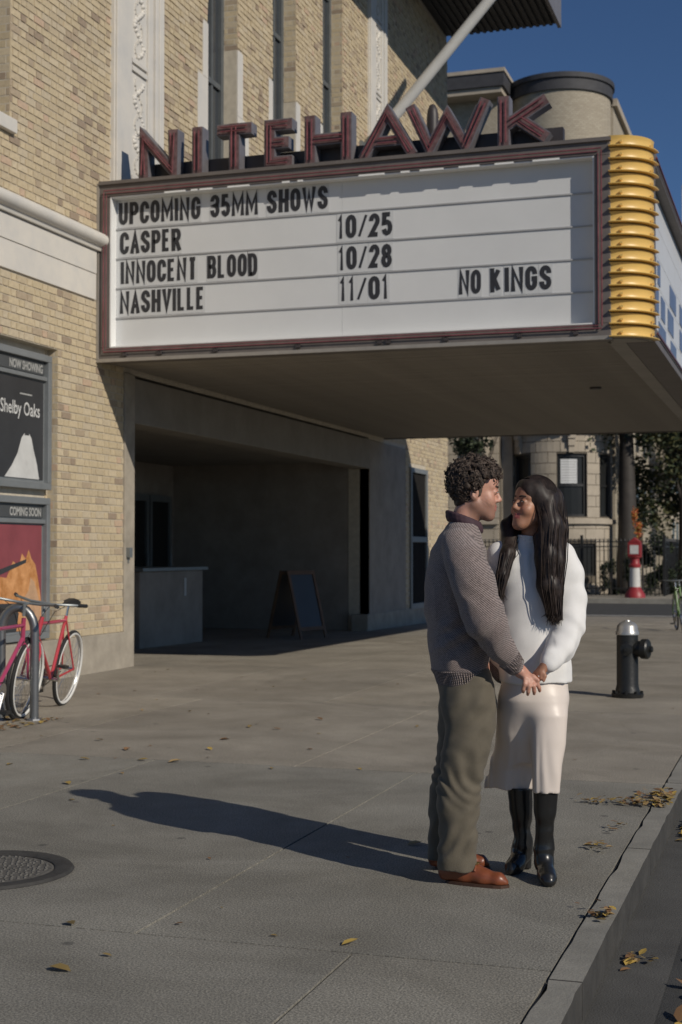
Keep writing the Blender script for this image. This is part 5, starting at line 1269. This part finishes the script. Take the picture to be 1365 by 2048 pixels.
def trf(X, Y, Z):
    kn = np.exp(-((Z-zl(1545))/.10)**2); an = np.exp(-((Z-zl(1665))/.14)**2); hp = np.exp(-((Z-zl(1420))/.09)**2)
    return .0050*w4(X, Y, Z)+.0030*w5(X, Y, Z)+.0042*np.sin((Z+.9*X)*88+3.2*w4(X, Y, Z))*kn+.0042*np.sin((Z-.9*X+.5*Y)*60+3.5*w4(X, Y, Z))*an+.003*np.sin((Z-1.1*X)*55+1.3*w4(X, Y, Z))*hp
Ft.disp(trf); tro = put('trousers', Ft, man, mbase, ['trousers_olive'])
# loafers
def loafer(heel, toe, h=.0):
    heel = np.array(heel); toe = np.array(toe); v = toe-heel; L_ = np.linalg.norm(v[:2]); t = v/np.linalg.norm(v); s = np.cross((0, 0, 1), t)
    F = Field(np.minimum(heel, toe)-.08, np.maximum(heel, toe)+np.array([.08,.08,.16]), .0042); U = np.array([0, 0, 1.])
    F.path([heel+U*.035, heel+t*L_*.3+U*.034, heel+t*L_*.60+U*.032, heel+t*L_*.85+U*.026, toe-t*.014+U*.018], [.032,.033,.037,.030,.014], .02)
    F.path([heel+U*.060-t*.004, heel+t*L_*.22+U*.062, heel+t*L_*.48+U*.058], [.029,.033,.030], .02)
    F.cone(heel+t*L_*.10+U*.12, heel+t*L_*.30+U*.105, .033, .030, .006, 'cut'); F.planez(.012)
    return F, heel, toe, t, s, L_
for (h_, t_) in ((Lp(893,1752,-.06), Lp(1017,1762,-.165)), (Lp(872,1725,.20), Lp(979,1722,.20))):
    h_ = np.array([h_[0], h_[1], 0]); t_ = np.array([t_[0], t_[1], 0]); F_, he, to, t, s, L_ = loafer(h_, t_)
    sh = put('loafer', F_, man, mbase, ['loafer_brown'])
    so_ = MB(); poly = []
    for i in range(20):
        a = 2*math.pi*i/20; c = he.copy()*0; u = .5+.52*math.cos(a); wd = (.030+.016*math.sin(min(1, u)*math.pi*.9)) if u < .75 else .046*math.sqrt(max(0, 1-((u-.75)/.29)**2))
        poly.append(he+t*(L_*u)+s*wd*(1 if math.sin(a) > 0 else -1)*min(1, abs(math.sin(a))*1.8))
    so_.prism([(p[0], p[1]) for p in poly], lambda a, b, n: (a, b, n), .012); put_mb('sole', so_, sh, mbase, 'sole_brown', False)
    bt_ = MB(); c = he+t*L_*.50; bt_.tube([c+s*-.036+np.array([0,0,.062]), c+s*-.018+np.array([0,0,.082]), c+np.array([0,0,.086]), c+s*.018+np.array([0,0,.082]), c+s*.036+np.array([0,0,.062])], .0055, 6); put_mb('strap', bt_, sh, mbase, 'loafer_brown')
    bk_ = MB()
    for q in (-.012, .012): bk_.tube([tuple(c+s*q+np.array([0,0,.090])+t*.010*math.cos(a)+s*.008*math.sin(a)) for a in [6.283*i/10 for i in range(10)]], .0025, 5, closed=True)
    put_mb('buckle', bk_, sh, mbase, 'gold')
# ---------------------------------------------------------------- woman
wb_ = Lp(1072, 1750, .05); wbase = (wb_[0], .05)
wom = person('woman with long dark hair in white sweater, champagne satin skirt and black boots', wbase)
WY = .06
WC = Lp(1066,1012,.02); WF, WU, WK = (-.84,-.50,.20), (.24,.12,1), .90
wwL = Lp(1093,1331,-.175); wwR = Lp(1012,1340,.10)
Bw = Field(*lo_hi([Lp(965,1775,0), Lp(1185,960,0), (0,-.30,0), (0,.30,0)], .02), .0045)
Pw, axw = head(Bw, WC, WF, WU, WK, .93, .006)
Bw.cone(Lp(1064,1100,WY), Lp(1066,1045,.03), .050, .048, .02)
Bw.loft([(zl(1375),xl(1070),WY,.13,.10),(zl(1250),xl(1070),WY,.115,.09),(zl(1130),xl(1066),WY,.14,.085),(zl(1098),xl(1064),WY,.10,.06)], .02)
Bw.path([Lp(1128,1118,WY), Lp(1148,1245,-.02), wwL], [.045,.036,.023], .01); Bw.path([Lp(998,1118,WY), Lp(985,1240,.13), wwR], [.045,.036,.023], .01)
Bw.path([Lp(1092,1380,.04), Lp(1092,1520,-.035), Lp(1091,1600,-.033), Lp(1089,1690,-.02)], [.065,.042,.036,.022], .01); Bw.path([Lp(1052,1380,.09), Lp(1042,1520,.17), Lp(1040,1590,.138), Lp(1045,1690,.145)], [.06,.034,.034,.022], .01)
kW = [Lp(1083,1345,-.195), Lp(1077,1347,-.187), Lp(1072,1348,-.176), Lp(1069,1348,-.162)]
fW = [[Lp(1082,1357,-.200), Lp(1076,1364,-.180), Lp(1070,1366,-.160)], [Lp(1075,1358,-.194), Lp(1069,1364,-.172), Lp(1064,1366,-.152)],
      [Lp(1070,1358,-.184), Lp(1063,1363,-.160), Lp(1058,1364,-.145)], [Lp(1066,1356,-.168), Lp(1060,1360,-.148), Lp(1056,1361,-.136)]]
hand(Bw, wwL, .026, kW, fW, [Lp(1085,1340,-.185), Lp(1090,1352,-.20), Lp(1088,1362,-.205)], .0076)
kV = [Lp(1024,1352,.12), Lp(1027,1355,.11), Lp(1028,1357,.095), Lp(1027,1359,.08)]
hand(Bw, wwR, .026, kV, [[q+np.array([.02,0,-.016]), q+np.array([.03,0,-.034]), q+np.array([.026,-.01,-.046])] for q in kV], [Lp(1016,1350,.08), Lp(1024,1360,.065), Lp(1030,1367,.065)], .0076)
def wom_tone(c):
    f, u, s = hcoord(c, WC, WK, axw); return .45*np.exp(-((u+.032)/.018)**2-((np.abs(s)-.042)/.016)**2)*(f > .02)*(c[:, 2] > WC[2]-.2)
put('body', Bw, wom, wbase, ['skin_warm', 'lip_rose'], lips(WC, WK, axw, .027), wom_tone)
eyes(Pw, axw, WK, wom, wbase, .003, .0034, .0030)
rg = MB(); c = Lp(1076,1352.5,-.1945); rg.tube([tuple(c+np.array([.0088*math.cos(a), .0088*math.sin(a), .002*math.cos(a)])) for a in [6.283*i/12 for i in range(12)]], .0014, 5, closed=True); ro = put_mb('ring', rg, wom, wbase, 'gold')
dm = MB().lathe([(.0004,.0022),(.0026,.0012),(.003,0),(.0004,-.003)], tuple(c+np.array([.002,-.0105,.001])), 8); put_mb('stone', dm, ro, wbase, 'diamond', False)
# white sweater
Fw = Field(*lo_hi([Lp(960,1385,-.26), Lp(1190,1065,.34), Lp(960,1385,.34), Lp(1190,1065,-.26)], .02), .005)
def hemw(th, Z): return .03*np.sin(th*7+1)*np.clip((zl(1330)-Z)*8, 0, 1)
Fw.loft([(zl(1366),xl(1074),WY-.01,.158,.125),(zl(1340),xl(1074),WY-.01,.160,.125),(zl(1280),xl(1072),WY-.01,.158,.122),(zl(1200),xl(1068),WY-.01,.150,.118),(zl(1140),xl(1066),WY,.158,.108),(zl(1112),xl(1065),WY,.145,.092),(zl(1096),xl(1064),WY,.105,.074),(zl(1084),xl(1060),WY-.01,.064,.058),(zl(1076),xl(1059),WY-.01,.055,.054)], .02, 2.15, hemw)
Fw.path([Lp(1122,1112,WY), Lp(1136,1150,.04), Lp(1142,1200,.015), Lp(1139,1250,-.035), Lp(1123,1295,-.10), Lp(1105,1318,-.15), Lp(1097,1327,-.168)], [.066,.069,.067,.064,.056,.046,.037], .025)
Fw.path([Lp(1003,1112,WY), Lp(990,1150,.09), Lp(984,1240,.13), Lp(1003,1315,.12), Lp(1010,1332,.11)], [.066,.070,.070,.05,.036], .025)
Fw.cone(Lp(1060,1090,WY-.01), Lp(1058,1066,WY-.01), .044, .050, .004, 'cut')
w6 = waves(21, 7, 16, 32, (1, 1, .7)); w7 = waves(22, 7, 45, 85)
def wsf(X, Y, Z):
    dn = np.clip((zl(1105)-Z)/.15, 0, 1); c_ = .0065*np.sin((X-xl(1058))*95+2*(zl(1100)-Z))*np.exp(-((X-xl(1056))/.05)**2)*np.exp(-((Z-zl(1125))/.055)**2)*(Y < WY)
    el_ = .003*np.sin((Z+.8*X)*74+2.6*w6(X, Y, Z))*np.exp(-((Z-zl(1268))/.08)**2)*(X > xl(1100))
    return .0024*w6(X, Y, Z)*dn+.0016*w7(X, Y, Z)*dn+c_+el_+.003*np.sin((X*.9-Z*.5+Y)*46+2.5*w6(X, Y, Z))*dn*(.35+.65*np.exp(-((Z-zl(1300))/.12)**2))
Fw.disp(wsf); put('sweater', Fw, wom, wbase, ['knit_white'])
nk = MB(); cc = Lp(1059,1079,WY-.012)
for z_ in (-.009, 0, .009): nk.tube([tuple(cc+np.array([.0545*math.cos(a), .0535*math.sin(a), z_-.006*math.cos(a)])) for a in [6.283*i/24 for i in range(24)]], .0062, 6, closed=True)
put_mb('neck_band', nk, wom, wbase, 'knit_white')
# satin skirt
Fk = Field(*lo_hi([Lp(955,1600,-.22), Lp(1160,1330,.36), Lp(955,1600,.36), Lp(1160,1330,-.22)], .02), .005)
Fk.loft([(zl(1530),xl(1060),.09,.06,.045),(zl(1470),xl(1064),.075,.115,.08),(zl(1400),xl(1070),.05,.150,.118),(zl(1350),xl(1072),.05,.142,.105),(zl(1335),xl(1072),.05,.13,.10)], .04, 2.1)
Fk.loft([nl_(1584,1091,-.045,.056,.055),nl_(1540,1093,-.045,.062,.058),nl_(1480,1096,-.035,.072,.066),nl_(1430,1096,-.01,.080,.082),nl_(1390,1090,.025,.075,.08),nl_(1350,1080,.05,.04,.05)], .045, 2.2)
Fk.loft([nl_(1576,1036,.165,.146,.070),nl_(1530,1040,.155,.138,.074),nl_(1480,1046,.135,.132,.080),nl_(1430,1054,.10,.125,.088),nl_(1390,1062,.07,.11,.08),nl_(1350,1070,.05,.05,.05)], .05, 2.2)
w8 = waves(31, 6, 22, 44, (1, 1, .12))
Fk.disp(lambda X, Y, Z: .0045*w8(X, Y, Z)*np.clip((zl(1400)-Z)/.2, 0, 1)+.002*np.sin(X*130+3*w8(X, Y, Z))*np.clip((zl(1450)-Z)/.2, 0, 1))
put('skirt', Fk, wom, wbase, ['satin'])
# boots
def boot(sh, ank, heel, toe, rt, ra):
    heel = np.array([heel[0], heel[1], 0]); toe = np.array([toe[0], toe[1], 0]); v = toe-heel; L_ = np.linalg.norm(v); t = v/L_; U = np.array([0, 0, 1.])
    F = Field(np.minimum.reduce([heel, toe, sh, ank])-.09, np.maximum.reduce([heel, toe, sh, ank])+.09, .0045)
    sh, ank = np.array(sh), np.array(ank)
    F.loft([(ank[2]-.01,ank[0],ank[1],ra,ra*1.1),(ank[2]*.7+sh[2]*.3,*(ank*.7+sh*.3)[:2],ra*1.12,ra*1.2),(ank[2]*.35+sh[2]*.65,*(ank*.35+sh*.65)[:2],rt*1.0,rt*1.0),(sh[2],sh[0],sh[1],rt*1.06,rt*1.06)], .02)
    F.path([ank, ank*.5+(heel+t*L_*.3+U*.09)*.5, heel+t*L_*.33+U*.085], [ra,ra*.98,.036], .03)
    F.path([heel+U*.085+t*.012, heel+t*L_*.35+U*.072, heel+t*L_*.66+U*.038, heel+t*L_*.86+U*.026, toe+U*.018-t*.014], [.030,.034,.035,.030,.016], .025)
    F.cone(heel+U*.075+t*.012, heel+U*.0+t*.014, .024, .022, .012)
    F.planez(.004)
    wv = waves(int(abs(sh[0])*1000)+3, 7, 60, 110, (.6, .6, 1.6)); F.disp(lambda X, Y, Z: .0020*wv(X, Y, Z)*np.exp(-((Z-ank[2]-.06)/.08)**2)+.0003*wv(X, Y, Z))
    return F
b1 = put('boot', boot(Lp(1092,1576,-.035), Lp(1089,1688,-.02), Lp(1083,1740,.035), Lp(1100,1768,-.165), .050, .035), wom, wbase, ['boot_black'])
b2 = put('boot', boot(Lp(1040,1574,.135), Lp(1046,1688,.145), Lp(1056,1728,.20), Lp(1020,1742,.055), .052, .036), wom, wbase, ['boot_black'])
# hair
def wom_hair():
    F = Field(*lo_hi([Lp(970,950,-.24), Lp(1150,1260,.24), Lp(970,1260,.24), Lp(1150,950,-.24)], .0), .005); fd, ud, sd_ = axw; k = WK; C = WC
    F.ell(C+k*(-.022*fd+.042*ud), np.array((.106,.102,.090))*k, axw, .01)
    F.ell(C+k*(.004*fd+.058*ud), np.array((.097,.086,.088))*k, axw, .015)
    F.ell(C+k*(.105*fd-.045*ud), np.array((.080,.112,.068))*k, axw, .012, 'cut')
    A = [Lp(1092,1000,-.02), Lp(1100,1050,-.06), Lp(1097,1110,-.085), Lp(1098,1170,-.10), Lp(1106,1228,-.10)]
    B_ = [Lp(1108,1000,.04), Lp(1114,1060,.0), Lp(1113,1120,-.05), Lp(1108,1180,-.085), Lp(1110,1236,-.09)]
    G = [Lp(1078,1075,-.05), Lp(1086,1120,-.08), Lp(1090,1170,-.09), Lp(1102,1226,-.095)]
    F.path(A, [.046,.044,.040,.036,.022], .03); F.path(B_, [.046,.042,.036,.032,.020], .03); F.path(G, [.026,.028,.028,.012], .025)
    Lk = [Lp(1046,1048,.075), Lp(1026,1070,.05), Lp(1016,1108,-.03), Lp(1006,1150,-.075), Lp(1001,1188,-.08)]
    F.path(Lk, [.022,.026,.030,.026,.010], .02); F.path([Lp(1040,1030,.085), Lp(1018,1050,.085), Lp(1014,1090,.02)], [.03,.032,.022], .02)
    F.path([Lp(1085,1010,.07), Lp(1085,1100,.12), Lp(1085,1180,.16)], [.07,.07,.04], .03)
    wv = waves(41, 9, 90, 210, (1, 1, .05)); F.disp(lambda X, Y, Z: .0026*wv(X, Y, Z))
    h = put('hair', F, wom, wbase, ['hair_black'])
    r = random.Random(9); st_ = MB()
    def lock(P_, R_, n):
        for _ in range(n):
            a = r.random()*6.28; q = math.sqrt(r.random()); ex = r.uniform(.9, 1.12); pts = []
            for p, w_ in zip(P_, R_): pts.append(tuple(np.array(p)+np.array([math.cos(a)*w_*q, math.sin(a)*w_*q*.9-w_*.25, 0])*ex+np.array([r.gauss(0,.002), r.gauss(0,.002), 0])))
            e = np.array(pts[-1])+np.array([r.gauss(0,.008), r.gauss(0,.006), -r.uniform(0,.035)]); pts.append(tuple(e))
            st_.tube(pts, [.0004]+[.0022]*(len(pts)-2)+[.0006], 4, caps=False)
    lock(A, [.048,.047,.043,.039,.032], 120); lock(B_, [.048,.045,.039,.035,.028], 110); lock(G, [.028,.03,.03,.016], 60); lock(Lk, [.024,.028,.032,.028,.016], 100)
    for i in range(330):                                         # parted strands from the crown into the locks
        near = i % 5 != 0; sg = -1 if near else 1; f0 = r.uniform(-.085, .062); sh_ = math.sqrt(max(.05, 1-((f0+.012)/.108)**2)); pts = []
        amax = r.uniform(1.25, 1.6)
        for j in range(9):
            a_ = .04+amax*j/8; fj = f0-.03*(j/8)**1.5*(1 if f0 > -.02 else .2)
            pts.append(C+k*(fd*fj+ud*(.050+.1035*math.cos(a_)*sh_)+sd_*sg*.1005*math.sin(a_)*sh_))
        if near:
            T = r.choice((A, B_)); w0 = [.046,.044,.039,.033,.02]; al = r.uniform(-2.6, -.5); q = r.uniform(.75, 1.08)
            for jj in range(1, 5): pts.append(np.array(T[jj])+np.array([math.cos(al), math.sin(al), 0])*w0[jj]*q+np.array([r.gauss(0,.002), 0, 0]))
        else:
            for jj in range(1, 4): pts.append(np.array(Lk[jj])+np.array([r.gauss(0,.014), r.gauss(0,.010), 0]))
        st_.tube([tuple(p_) for p_ in pts], [.0019]*(len(pts)-1)+[.0006], 4, caps=False)
    put_mb('strands', st_, h, wbase, 'hair_black')
wom_hair()
